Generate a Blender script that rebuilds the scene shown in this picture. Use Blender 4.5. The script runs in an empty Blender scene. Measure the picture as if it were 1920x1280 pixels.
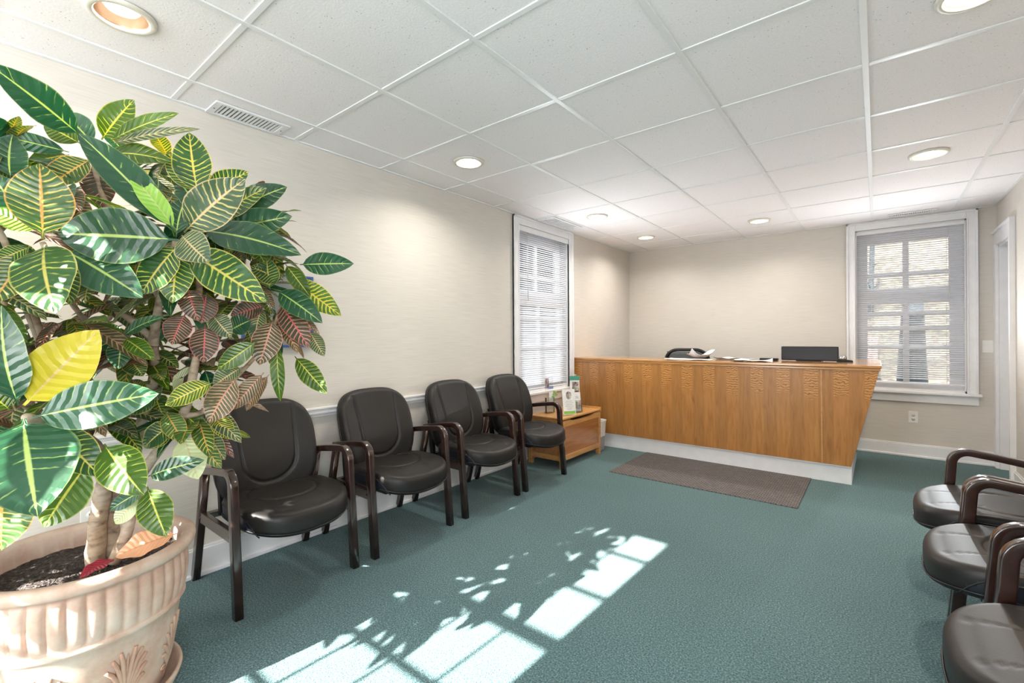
import bpy, bmesh, math, random
from mathutils import Vector, Matrix
PI = math.pi
S = bpy.context.scene
COL = S.collection

# ------------------------------------------------------------------ camera
cam_d = bpy.data.cameras.new('camera')
cam = bpy.data.objects.new('camera', cam_d)
COL.objects.link(cam)
cam_d.sensor_width = 36.0
cam_d.lens = 857.478 / 1920 * 36.0
cam_d.shift_y = -(640.0 - 631.867) / 1920.0
cam_d.clip_start = 0.02
cam_d.clip_end = 200
YAW, ROLL = 0.674322, -0.005307
fw = Vector((-math.sin(YAW), math.cos(YAW), 0))
rt = Vector((math.cos(YAW), math.sin(YAW), 0))
up = Vector((0, 0, 1))
r2 = rt * math.cos(ROLL) + up * math.sin(ROLL)
u2 = up * math.cos(ROLL) - rt * math.sin(ROLL)
R3 = Matrix((r2, u2, -fw)).transposed()
cam.matrix_world = Matrix.Translation((2.7467, -0.1183, 1.2212)) @ R3.to_4x4()
S.camera = cam

# ------------------------------------------------------------------ world, sun, exposure
S.view_settings.view_transform = 'Standard'
S.view_settings.look = 'None'
S.view_settings.gamma = 1
S.view_settings.use_curve_mapping = False
S.view_settings.exposure = 0.90
W = bpy.data.worlds.new('sky')
S.world = W
W.use_nodes = True
bg = W.node_tree.nodes['Background']
bg.inputs[0].default_value = (0.93, 0.965, 1.0, 1)
bg.inputs[1].default_value = 5.0
S.cycles.use_denoising = True
S.cycles.max_bounces = 10
S.cycles.diffuse_bounces = 6
S.cycles.transparent_max_bounces = 24
S.cycles.sample_clamp_indirect = 6
S.cycles.caustics_reflective = False
S.cycles.caustics_refractive = False

sun_d = bpy.data.lights.new('sun', 'SUN')
sun_d.energy = 27
sun_d.angle = 0.009
sun_d.color = (1.0, 0.965, 0.9)
sun = bpy.data.objects.new('sun', sun_d)
COL.objects.link(sun)
sun.rotation_euler = Vector((0.035, 1, -0.625)).to_track_quat('-Z', 'Y').to_euler()

def daylight(name, loc, rot, sx, sy, e):
    l = bpy.data.lights.new(name, 'AREA')
    l.shape = 'RECTANGLE'
    l.size, l.size_y, l.energy = sx, sy, e
    l.color = (0.95, 0.975, 1.0)
    l.cycles.is_portal = False
    o = bpy.data.objects.new(name, l)
    COL.objects.link(o)
    o.location, o.rotation_euler = loc, rot
    return o
# daylight of the front window behind the camera, plus added fill at the side
daylight('window_daylight_front', (1.04, -1.315, 1.45), (PI/2 + 0.16, 0, 0), 1.2, 1.8, 44)
daylight('fill_light_side', (3.78, -0.65, 1.4), (PI/2 + 0.1, 0, PI/2), 0.8, 1.6, 34)

def ceiling_fill(name, loc, d, e):
    l = bpy.data.lights.new(name, 'SPOT')
    l.energy, l.spot_size, l.spot_blend, l.shadow_soft_size = e, 2.7, 1.0, 0.0
    l.color = (0.93, 0.965, 1.0)
    o = bpy.data.objects.new(name, l)
    COL.objects.link(o)
    o.location = loc
    o.rotation_euler = Vector(d).to_track_quat('-Z', 'Y').to_euler()
# added spots just inside the two far windows, aimed up to brighten the ceiling
ceiling_fill('ceiling_fill_back', (2.99, 5.90, 1.3), (-0.25, -1, 0.35), 46)
ceiling_fill('ceiling_fill_left', (0.08, 3.87, 1.3), (1, 0.15, 0.45), 38)

# ------------------------------------------------------------------ helpers
def tag(o, label=None, cat=None, group=None, kind=None):
    if label: o['label'] = label
    if cat: o['category'] = cat
    if group: o['group'] = group
    if kind: o['kind'] = kind
    return o

def empty(name, loc=(0, 0, 0), rz=0.0, label=None, cat=None, group=None, parent=None):
    o = bpy.data.objects.new(name, None)
    COL.objects.link(o)
    o.location = loc
    o.rotation_euler = (0, 0, rz)
    o.empty_display_size = 0.1
    if parent: o.parent = parent
    return tag(o, label, cat, group)

def copy_tree(o, parent=None):
    c = o.copy()
    COL.objects.link(c)
    c.parent = parent
    for ch in list(o.children):
        copy_tree(ch, c)
    return c

class M:
    def __init__(s):
        s.v, s.f, s.sm = [], [], []
    def add(s, vs, fs, smooth=False):
        b = len(s.v)
        s.v += [tuple(p) for p in vs]
        for f in fs:
            s.f.append([b + i for i in f])
            s.sm.append(smooth)
    def box(s, x0, x1, y0, y1, z0, z1):
        vs = [(x, y, z) for z in (z0, z1) for y in (y0, y1) for x in (x0, x1)]
        s.add(vs, [(0, 2, 3, 1), (4, 5, 7, 6), (0, 1, 5, 4), (2, 6, 7, 3), (0, 4, 6, 2), (1, 3, 7, 5)])
    def hexa(s, b, t):      # 4 bottom corners, 4 top corners (ccw)
        s.add(list(b) + list(t), [(3, 2, 1, 0), (4, 5, 6, 7), (0, 1, 5, 4), (1, 2, 6, 5), (2, 3, 7, 6), (3, 0, 4, 7)])
    def sweep(s, pts, sec, up=(0, 0, 1), closed=False, smooth=True, caps=True, scale=None):
        # sec: list of (a,b) section points; a along side, b along 'up-ish'
        P = [Vector(p) for p in pts]
        n, k = len(P), len(sec)
        vs = []
        prev = None
        U = Vector(up)
        for i, p in enumerate(P):
            if closed: t = P[(i + 1) % n] - P[i - 1]
            else: t = P[min(i + 1, n - 1)] - P[max(i - 1, 0)]
            t.normalize()
            sd = t.cross(U)
            if sd.length < 0.35 and len(sec) > 4 and smooth and i and prev is not None: sd = prev - t * prev.dot(t)
            if sd.length < 1e-4: sd = t.cross(Vector((1, 0, 0)))
            sd.normalize()
            prev = sd
            uu = sd.cross(t).normalized()
            sc = scale[i] if scale else 1.0
            for a, b in sec:
                vs.append(p + sd * a * sc + uu * b * sc)
        fs = []
        m = n if closed else n - 1
        for i in range(m):
            for j in range(k):
                a = i * k + j; b = i * k + (j + 1) % k
                c = ((i + 1) % n) * k + (j + 1) % k; d = ((i + 1) % n) * k + j
                fs.append((a, b, c, d))
        if caps and not closed:
            fs.append(tuple(range(k))[::-1])
            fs.append(tuple((n - 1) * k + j for j in range(k)))
        s.add(vs, fs, smooth)
    def tube(s, pts, r, k=10, smooth=True, closed=False, up=(0, 0, 1)):
        rs = r if isinstance(r, (list, tuple)) else None
        r0 = 1.0 if rs else r
        sec = [(r0 * math.cos(2 * PI * j / k), r0 * math.sin(2 * PI * j / k)) for j in range(k)]
        s.sweep(pts, sec, up, closed, smooth, True, rs)
    def lathe(s, prof, c=(0, 0, 0), k=48, smooth=True, mod=None, cap=False):
        n = len(prof)
        vs = []
        for i, (r, z) in enumerate(prof):
            for j in range(k):
                a = 2 * PI * j / k
                rr = r + (mod(i, a, r, z) if mod else 0)
                vs.append((c[0] + rr * math.cos(a), c[1] + rr * math.sin(a), c[2] + z))
        fs = []
        for i in range(n - 1):
            for j in range(k):
                fs.append((i * k + j, i * k + (j + 1) % k, (i + 1) * k + (j + 1) % k, (i + 1) * k + j))
        if cap:
            fs.append(tuple(range(k))[::-1]); fs.append(tuple((n - 1) * k + j for j in range(k)))
        s.add(vs, fs, smooth)
    def cyl(s, c, r, h, k=24, axis='z', smooth=True):
        a = len(s.v)
        s.lathe([(r, 0), (r, h)], (0, 0, 0), k, smooth, cap=True)
        for i in range(a, len(s.v)):
            x, y, z = s.v[i]
            if axis == 'x': x, y, z = z, x, y
            elif axis == 'y': x, y, z = y, z, x
            s.v[i] = (x + c[0], y + c[1], z + c[2])
    def tf(s, mat):
        s.v = [tuple(mat @ Vector(p)) for p in s.v]
        return s
    def build(s, name, mat, parent=None, bevel=0, seg=2, label=None, recalc=False, sub=0):
        me = bpy.data.meshes.new(name)
        me.from_pydata(s.v, [], s.f)
        me.polygons.foreach_set('use_smooth', s.sm)
        me.materials.append(mat)
        if recalc:
            b = bmesh.new(); b.from_mesh(me); bmesh.ops.recalc_face_normals(b, faces=b.faces); b.to_mesh(me); b.free()
        me.update()
        o = bpy.data.objects.new(name, me)
        COL.objects.link(o)
        if parent: o.parent = parent
        if bevel:
            m = o.modifiers.new('bevel', 'BEVEL')
            m.width, m.segments, m.limit_method, m.angle_limit = bevel, seg, 'ANGLE', 0.7
            m.harden_normals = False
        if sub:
            m = o.modifiers.new('sub', 'SUBSURF'); m.levels = m.render_levels = sub
        if label: o['label'] = label
        return o

def rsec(w, h, r, n=3):       # rounded rectangle section
    out = []
    for cx, cy, a0 in ((w/2 - r, h/2 - r, 0), (-w/2 + r, h/2 - r, PI/2), (-w/2 + r, -h/2 + r, PI), (w/2 - r, -h/2 + r, 1.5*PI)):
        for i in range(n + 1):
            a = a0 + PI/2 * i / n
            out.append((cx + r * math.cos(a), cy + r * math.sin(a)))
    return out

def boxo(name, mat, parent, *d, bevel=0, **k):
    m = M(); m.box(*d)
    return m.build(name, mat, parent, bevel, **k)

# ------------------------------------------------------------------ materials
def newmat(name):
    m = bpy.data.materials.new(name)
    m.use_nodes = True
    nt = m.node_tree
    b = nt.nodes['Principled BSDF']
    return m, nt, b

def nd(nt, t, **k):
    n = nt.nodes.new(t)
    for a, v in k.items():
        if a.startswith('i_'):
            key = a[2:]
            n.inputs[int(key) if key.isdigit() else key.replace('_', ' ')].default_value = v
        else:
            setattr(n, a, v)
    return n

def coords(nt, kind='Object', scale=(1, 1, 1), rot=(0, 0, 0)):
    tc = nd(nt, 'ShaderNodeTexCoord')
    mp = nd(nt, 'ShaderNodeMapping')
    mp.inputs['Scale'].default_value = scale
    mp.inputs['Rotation'].default_value = rot
    nt.links.new(tc.outputs[kind], mp.inputs[0])
    return mp.outputs[0]

def ramp(nt, fac, stops):
    r = nd(nt, 'ShaderNodeValToRGB')
    el = r.color_ramp.elements
    while len(el) > 1: el.remove(el[-1])
    el[0].position, el[0].color = stops[0][0], (*stops[0][1], 1)
    for p, c in stops[1:]:
        e = el.new(p); e.color = (*c, 1)
    nt.links.new(fac, r.inputs[0])
    return r.outputs[0]

def bump(nt, b, h, strength=0.2, dist=0.002):
    n = nd(nt, 'ShaderNodeBump')
    n.inputs['Strength'].default_value = strength
    n.inputs['Distance'].default_value = dist
    nt.links.new(h, n.inputs['Height'])
    nt.links.new(n.outputs[0], b.inputs['Normal'])

def plain(name, col, rough=0.5, metal=0.0, coat=0.0, spec=0.5, nscale=30, namt=0.06, bstr=0.0):
    m, nt, b = newmat(name)
    b.inputs['Roughness'].default_value = rough
    b.inputs['Metallic'].default_value = metal
    b.inputs['Coat Weight'].default_value = coat
    b.inputs['Coat Roughness'].default_value = 0.12
    b.inputs['Specular IOR Level'].default_value = spec
    no = nd(nt, 'ShaderNodeTexNoise'); no.inputs['Scale'].default_value = nscale
    nt.links.new(coords(nt), no.inputs[0])
    lo = tuple(c * (1 - namt) for c in col); hi = tuple(min(1, c * (1 + namt)) for c in col)
    c = ramp(nt, no.outputs[0], [(0.3, lo), (0.7, hi)])
    nt.links.new(c, b.inputs['Base Color'])
    if bstr: bump(nt, b, no.outputs[0], bstr)
    return m

def wood(name, c1, c2, c3, axis='z', scale=1.0, rough=0.35, coat=0.3):
    m, nt, b = newmat(name)
    st = {'x': (1.2, 14, 14), 'y': (14, 1.2, 14), 'z': (14, 14, 1.2)}[axis]
    co = coords(nt, 'Object', tuple(v * scale for v in st))
    n1 = nd(nt, 'ShaderNodeTexNoise'); n1.inputs['Scale'].default_value = 2.2; n1.inputs['Detail'].default_value = 6; n1.inputs['Distortion'].default_value = 1.2
    nt.links.new(co, n1.inputs[0])
    col = ramp(nt, n1.outputs[0], [(0.28, c1), (0.5, c2), (0.72, c3)])
    nt.links.new(col, b.inputs['Base Color'])
    b.inputs['Roughness'].default_value = rough
    b.inputs['Coat Weight'].default_value = coat
    b.inputs['Coat Roughness'].default_value = 0.15
    bump(nt, b, n1.outputs[0], 0.05, 0.001)
    return m

MT = {}
MT['white'] = plain('white_paint', (0.74, 0.745, 0.76), 0.32, nscale=12, namt=0.03)
MT['white_flat'] = plain('white_trim_paint', (0.72, 0.725, 0.74), 0.45, nscale=12, namt=0.03)
MT['plastic'] = plain('white_plastic', (0.75, 0.74, 0.71), 0.35, namt=0.02)
MT['dark'] = plain('dark_void', (0.02, 0.02, 0.02), 0.8)
MT['black'] = plain('black_plastic', (0.008, 0.008, 0.010), 0.35, spec=0.3)
MT['frame'] = plain('espresso_lacquer', (0.026, 0.011, 0.008), 0.24, coat=0.7, nscale=20, namt=0.3)
MT['bolt'] = plain('bolt_metal', (0.10, 0.09, 0.09), 0.3, metal=1)
MT['chrome'] = plain('grey_metal', (0.5, 0.5, 0.5), 0.25, metal=1)
MT['blue'] = plain('blue_frame', (0.03, 0.08, 0.28), 0.35)
MT['paper'] = plain('paper_white', (0.78, 0.78, 0.77), 0.6)
MT['paper_grey'] = plain('newsprint', (0.55, 0.56, 0.57), 0.7, nscale=60, namt=0.25)
MT['green'] = plain('green_ink', (0.22, 0.48, 0.08), 0.5)
MT['teal'] = plain('teal_card', (0.06, 0.30, 0.22), 0.5)
MT['bluecard'] = plain('blue_grey_card', (0.20, 0.25, 0.45), 0.5)
MT['text'] = plain('grey_ink', (0.33, 0.33, 0.35), 0.7)
MT['photo'] = None

def wallpaper():
    m, nt, b = newmat('grasscloth_wallpaper')
    co = coords(nt, 'Object', (1, 1, 1))
    n1 = nd(nt, 'ShaderNodeTexNoise'); n1.inputs['Scale'].default_value = 1.0; n1.inputs['Detail'].default_value = 5
    mp = coords(nt, 'Object', (5, 5, 230))
    nt.links.new(mp, n1.inputs[0])
    n2 = nd(nt, 'ShaderNodeTexNoise'); n2.inputs['Scale'].default_value = 1.6; n2.inputs['Detail'].default_value = 3
    nt.links.new(co, n2.inputs[0])
    c1 = ramp(nt, n1.outputs[0], [(0.25, (0.55, 0.512, 0.457)), (0.5, (0.605, 0.57, 0.517)), (0.8, (0.655, 0.622, 0.572))])
    c2 = ramp(nt, n2.outputs[0], [(0.3, (0.94, 0.94, 0.94)), (0.7, (1.0, 1.0, 1.0))])
    mx = nd(nt, 'ShaderNodeMix', data_type='RGBA', blend_type='MULTIPLY')
    mx.inputs[0].default_value = 1
    nt.links.new(c1, mx.inputs[6]); nt.links.new(c2, mx.inputs[7])
    nt.links.new(mx.outputs[2], b.inputs['Base Color'])
    b.inputs['Roughness'].default_value = 0.62
    bump(nt, b, n1.outputs[0], 0.25, 0.001)
    return m
MT['wall'] = wallpaper()

def carpet():
    m, nt, b = newmat('teal_carpet')
    co = coords(nt)
    n1 = nd(nt, 'ShaderNodeTexNoise'); n1.inputs['Scale'].default_value = 150; n1.inputs['Detail'].default_value = 3
    n2 = nd(nt, 'ShaderNodeTexNoise'); n2.inputs['Scale'].default_value = 1.5; n2.inputs['Detail'].default_value = 4
    n3 = nd(nt, 'ShaderNodeTexVoronoi'); n3.inputs['Scale'].default_value = 240
    for n in (n1, n2, n3): nt.links.new(co, n.inputs[0])
    c1 = ramp(nt, n1.outputs[0], [(0.30, (0.022, 0.062, 0.070)), (0.5, (0.070, 0.148, 0.158)), (0.70, (0.19, 0.30, 0.31))])
    c2 = ramp(nt, n2.outputs[0], [(0.3, (0.86, 0.88, 0.88)), (0.7, (1.0, 1.0, 1.0))])
    mx = nd(nt, 'ShaderNodeMix', data_type='RGBA', blend_type='MULTIPLY')
    mx.inputs[0].default_value = 1
    nt.links.new(c1, mx.inputs[6]); nt.links.new(c2, mx.inputs[7])
    nt.links.new(mx.outputs[2], b.inputs['Base Color'])
    b.inputs['Roughness'].default_value = 0.95
    b.inputs['Specular IOR Level'].default_value = 0.15
    b.inputs['Sheen Weight'].default_value = 0.15
    ad = nd(nt, 'ShaderNodeMath', operation='ADD')
    nt.links.new(n1.outputs[0], ad.inputs[0]); nt.links.new(n3.outputs['Distance'], ad.inputs[1])
    bump(nt, b, ad.outputs[0], 0.7, 0.004)
    return m
MT['carpet'] = carpet()

def ceiling_tile():
    m, nt, b = newmat('acoustic_tile')
    co = coords(nt)
    v = nd(nt, 'ShaderNodeTexVoronoi'); v.inputs['Scale'].default_value = 55; v.inputs['Randomness'].default_value = 1
    n = nd(nt, 'ShaderNodeTexNoise'); n.inputs['Scale'].default_value = 22; n.inputs['Detail'].default_value = 2
    n3 = nd(nt, 'ShaderNodeTexNoise'); n3.inputs['Scale'].default_value = 120
    for q in (v, n, n3): nt.links.new(co, q.inputs[0])
    hole = ramp(nt, v.outputs['Distance'], [(0.09, (0, 0, 0)), (0.15, (1, 1, 1))])
    sel = ramp(nt, n.outputs[0], [(0.50, (1, 1, 1)), (0.58, (0, 0, 0))])
    mxx = nd(nt, 'ShaderNodeMath', operation='MAXIMUM')
    nt.links.new(hole, mxx.inputs[0]); nt.links.new(sel, mxx.inputs[1])
    base = ramp(nt, n3.outputs[0], [(0.3, (0.79, 0.775, 0.785)), (0.7, (0.86, 0.84, 0.852))])
    mx = nd(nt, 'ShaderNodeMix', data_type='RGBA')
    nt.links.new(mxx.outputs[0], mx.inputs[0])
    mx.inputs[6].default_value = (0.40, 0.39, 0.37, 1)
    nt.links.new(base, mx.inputs[7])
    nt.links.new(mx.outputs[2], b.inputs['Base Color'])
    b.inputs['Roughness'].default_value = 0.85
    a2 = nd(nt, 'ShaderNodeMath', operation='ADD')
    nt.links.new(mxx.outputs[0], a2.inputs[0]); nt.links.new(n3.outputs[0], a2.inputs[1])
    bump(nt, b, a2.outputs[0], 0.35, 0.002)
    return m
MT['tile'] = ceiling_tile()
MT['grid'] = plain('white_grid_metal', (0.76, 0.77, 0.775), 0.35, namt=0.01)

def leather():
    m, nt, b = newmat('black_leather')
    co = coords(nt)
    v = nd(nt, 'ShaderNodeTexVoronoi'); v.inputs['Scale'].default_value = 260
    n = nd(nt, 'ShaderNodeTexNoise'); n.inputs['Scale'].default_value = 6
    nt.links.new(co, v.inputs[0]); nt.links.new(co, n.inputs[0])
    c = ramp(nt, n.outputs[0], [(0.3, (0.0080, 0.0070, 0.0068)), (0.7, (0.013, 0.0112, 0.0105))])
    nt.links.new(c, b.inputs['Base Color'])
    b.inputs['Roughness'].default_value = 0.47
    b.inputs['Specular IOR Level'].default_value = 0.38
    bump(nt, b, v.outputs['Distance'], 0.12, 0.0008)
    return m
MT['leather'] = leather()
MT['leather_side'] = plain('leather_blue_reflection', (0.010, 0.012, 0.02), 0.42, spec=0.6)  # dark leather, the carpet's blue reflection put into its colour
MT['pipe'] = plain('black_piping', (0.008, 0.008, 0.009), 0.4)

def oak_panel():
    m, nt, b = newmat('oak_veneer')
    co = coords(nt)
    sx = nd(nt, 'ShaderNodeSeparateXYZ'); nt.links.new(co, sx.inputs[0])
    # leaves of veneer: every 0.1 m another piece, cathedral figure in every second one near the top
    # long vertical grain
    g = nd(nt, 'ShaderNodeTexNoise'); g.inputs['Scale'].default_value = 1.0; g.inputs['Detail'].default_value = 6; g.inputs['Distortion'].default_value = 0.8
    nt.links.new(coords(nt, 'Object', (42, 42, 4.5)), g.inputs[0])
    # ripples
    w = nd(nt, 'ShaderNodeTexWave', wave_type='BANDS', bands_direction='Z')
    w.inputs['Scale'].default_value = 15; w.inputs['Distortion'].default_value = 7; w.inputs['Detail'].default_value = 2; w.inputs['Detail Scale'].default_value = 1.6
    nt.links.new(coords(nt, 'Object', (1.3, 1.3, 1)), w.inputs[0])
    # strip selector
    mu = nd(nt, 'ShaderNodeMath', operation='MULTIPLY'); mu.inputs[1].default_value = 2 * PI / 0.205
    nt.links.new(sx.outputs[0], mu.inputs[0])
    si = nd(nt, 'ShaderNodeMath', operation='SINE'); nt.links.new(mu.outputs[0], si.inputs[0])
    strip = ramp(nt, si.outputs[0], [(0.0, (0, 0, 0)), (0.06, (1, 1, 1))])
    # z mask (only above ~0.74, with a ragged edge)
    zn = nd(nt, 'ShaderNodeTexNoise'); zn.inputs['Scale'].default_value = 3
    nt.links.new(coords(nt, 'Object', (3, 3, 1)), zn.inputs[0])
    za = nd(nt, 'ShaderNodeMath', operation='MULTIPLY_ADD'); za.inputs[1].default_value = 0.22
    nt.links.new(zn.outputs[0], za.inputs[0]); nt.links.new(sx.outputs[2], za.inputs[2])
    zm = ramp(nt, za.outputs[0], [(0.80, (0, 0, 0)), (0.86, (1, 1, 1))])
    mk = nd(nt, 'ShaderNodeMath', operation='MULTIPLY'); nt.links.new(strip, mk.inputs[0]); nt.links.new(zm, mk.inputs[1])
    c_long = ramp(nt, g.outputs[0], [(0.25, (0.30, 0.122, 0.030)), (0.45, (0.385, 0.170, 0.045)), (0.75, (0.45, 0.215, 0.062))])
    c_rip = ramp(nt, w.outputs[0], [(0.0, (0.22, 0.080, 0.018)), (0.35, (0.44, 0.20, 0.055)), (1.0, (0.50, 0.25, 0.075))])
    mx = nd(nt, 'ShaderNodeMix', data_type='RGBA')
    nt.links.new(mk.outputs[0], mx.inputs[0]); nt.links.new(c_long, mx.inputs[6]); nt.links.new(c_rip, mx.inputs[7])
    # per-strip tone
    s2 = ramp(nt, si.outputs[0], [(0.0, (0.93, 0.92, 0.92)), (0.06, (1.06, 1.05, 1.03))])
    m2 = nd(nt, 'ShaderNodeMix', data_type='RGBA', blend_type='MULTIPLY'); m2.inputs[0].default_value = 1
    nt.links.new(mx.outputs[2], m2.inputs[6]); nt.links.new(s2, m2.inputs[7])
    nt.links.new(m2.outputs[2], b.inputs['Base Color'])
    b.inputs['Roughness'].default_value = 0.3
    b.inputs['Coat Weight'].default_value = 0.35
    b.inputs['Coat Roughness'].default_value = 0.16
    return m
MT['oak'] = oak_panel()
MT['oak_top'] = wood('oak_counter', (0.33, 0.15, 0.045), (0.45, 0.22, 0.07), (0.54, 0.28, 0.10), 'x', 1, 0.16, 0.8)
MT['oak_edge'] = wood('oak_edging', (0.36, 0.16, 0.05), (0.47, 0.22, 0.07), (0.54, 0.27, 0.09), 'x', 1, 0.25, 0.4)
MT['pine_x'] = wood('honey_pine_frame', (0.42, 0.20, 0.06), (0.53, 0.27, 0.09), (0.60, 0.33, 0.12), 'y', 1, 0.3, 0.5)
MT['pine_p'] = wood('honey_pine_panel', (0.27, 0.10, 0.028), (0.38, 0.155, 0.05), (0.46, 0.21, 0.08), 'y', 0.7, 0.28, 0.5)

def mat_rug():
    m, nt, b = newmat('ribbed_entrance_mat')
    v = nd(nt, 'ShaderNodeTexBrick'); v.inputs['Scale'].default_value = 1.0
    v.offset = 0.5
    v.inputs['Brick Width'].default_value = 0.034; v.inputs['Row Height'].default_value = 0.02; v.inputs['Mortar Size'].default_value = 0.004; v.inputs['Mortar Smooth'].default_value = 0.5
    v.inputs[1].default_value = (0.135, 0.122, 0.120, 1); v.inputs[2].default_value = (0.185, 0.168, 0.160, 1); v.inputs[3].default_value = (0.038, 0.038, 0.042, 1)
    nt.links.new(coords(nt), v.inputs[0])
    n = nd(nt, 'ShaderNodeTexNoise'); n.inputs['Scale'].default_value = 260
    nt.links.new(coords(nt), n.inputs[0])
    c2 = ramp(nt, n.outputs[0], [(0.35, (0.5, 0.5, 0.5)), (0.65, (1.3, 1.3, 1.3))])
    mx = nd(nt, 'ShaderNodeMix', data_type='RGBA', blend_type='MULTIPLY'); mx.inputs[0].default_value = 1
    nt.links.new(v.outputs[0], mx.inputs[6]); nt.links.new(c2, mx.inputs[7])
    nt.links.new(mx.outputs[2], b.inputs['Base Color'])
    b.inputs['Roughness'].default_value = 0.9
    bump(nt, b, v.outputs[1], -0.6, 0.003)
    return m
MT['mat'] = mat_rug()

def clay():
    m, nt, b = newmat('whitewashed_terracotta')
    n = nd(nt, 'ShaderNodeTexNoise'); n.inputs['Scale'].default_value = 7; n.inputs['Detail'].default_value = 6; n.inputs['Roughness'].default_value = 0.65
    n2 = nd(nt, 'ShaderNodeTexNoise'); n2.inputs['Scale'].default_value = 70; n2.inputs['Detail'].default_value = 3
    co = coords(nt)
    nt.links.new(co, n.inputs[0]); nt.links.new(co, n2.inputs[0])
    c = ramp(nt, n.outputs[0], [(0.28, (0.36, 0.205, 0.145)), (0.47, (0.44, 0.31, 0.24)), (0.68, (0.52, 0.425, 0.35))])
    # crevices tinted darker and redder by pointiness
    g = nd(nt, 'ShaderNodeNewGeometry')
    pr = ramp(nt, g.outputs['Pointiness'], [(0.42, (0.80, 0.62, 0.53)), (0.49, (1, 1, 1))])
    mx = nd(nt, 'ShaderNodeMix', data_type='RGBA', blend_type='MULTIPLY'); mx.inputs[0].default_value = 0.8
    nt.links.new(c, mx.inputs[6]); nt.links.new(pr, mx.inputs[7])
    nt.links.new(mx.outputs[2], b.inputs['Base Color'])
    b.inputs['Roughness'].default_value = 0.6
    bump(nt, b, n2.outputs[0], 0.12, 0.002)
    return m
MT['clay'] = clay()

def soil():
    m, nt, b = newmat('potting_soil')
    v = nd(nt, 'ShaderNodeTexVoronoi'); v.inputs['Scale'].default_value = 150
    n = nd(nt, 'ShaderNodeTexNoise'); n.inputs['Scale'].default_value = 90; n.inputs['Detail'].default_value = 4
    co = coords(nt)
    nt.links.new(co, v.inputs[0]); nt.links.new(co, n.inputs[0])
    c = ramp(nt, n.outputs[0], [(0.35, (0.012, 0.009, 0.008)), (0.55, (0.045, 0.032, 0.027)), (0.66, (0.12, 0.10, 0.085)), (0.74, (0.4, 0.37, 0.33))])
    nt.links.new(c, b.inputs['Base Color'])
    b.inputs['Roughness'].default_value = 0.9
    bump(nt, b, v.outputs['Distance'], 0.9, 0.006)
    return m
MT['soil'] = soil()

def bark():
    m, nt, b = newmat('croton_bark')
    n = nd(nt, 'ShaderNodeTexNoise'); n.inputs['Scale'].default_value = 26; n.inputs['Detail'].default_value = 5
    n2 = nd(nt, 'ShaderNodeTexNoise'); n2.inputs['Scale'].default_value = 8; n2.inputs['Detail'].default_value = 3
    nt.links.new(coords(nt, 'Object', (1, 1, 2.2)), n.inputs[0]); nt.links.new(coords(nt), n2.inputs[0])
    c = ramp(nt, n.outputs[0], [(0.3, (0.13, 0.095, 0.07)), (0.45, (0.30, 0.235, 0.18)), (0.7, (0.42, 0.36, 0.29))])
    c2 = ramp(nt, n2.outputs[0], [(0.35, (0.85, 0.72, 0.58)), (0.6, (1, 1, 1))])
    mx = nd(nt, 'ShaderNodeMix', data_type='RGBA', blend_type='MULTIPLY'); mx.inputs[0].default_value = 1
    nt.links.new(c, mx.inputs[6]); nt.links.new(c2, mx.inputs[7])
    nt.links.new(mx.outputs[2], b.inputs['Base Color'])
    b.inputs['Roughness'].default_value = 0.75
    bump(nt, b, n.outputs[0], 0.5, 0.004)
    return m
MT['bark'] = bark()

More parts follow.
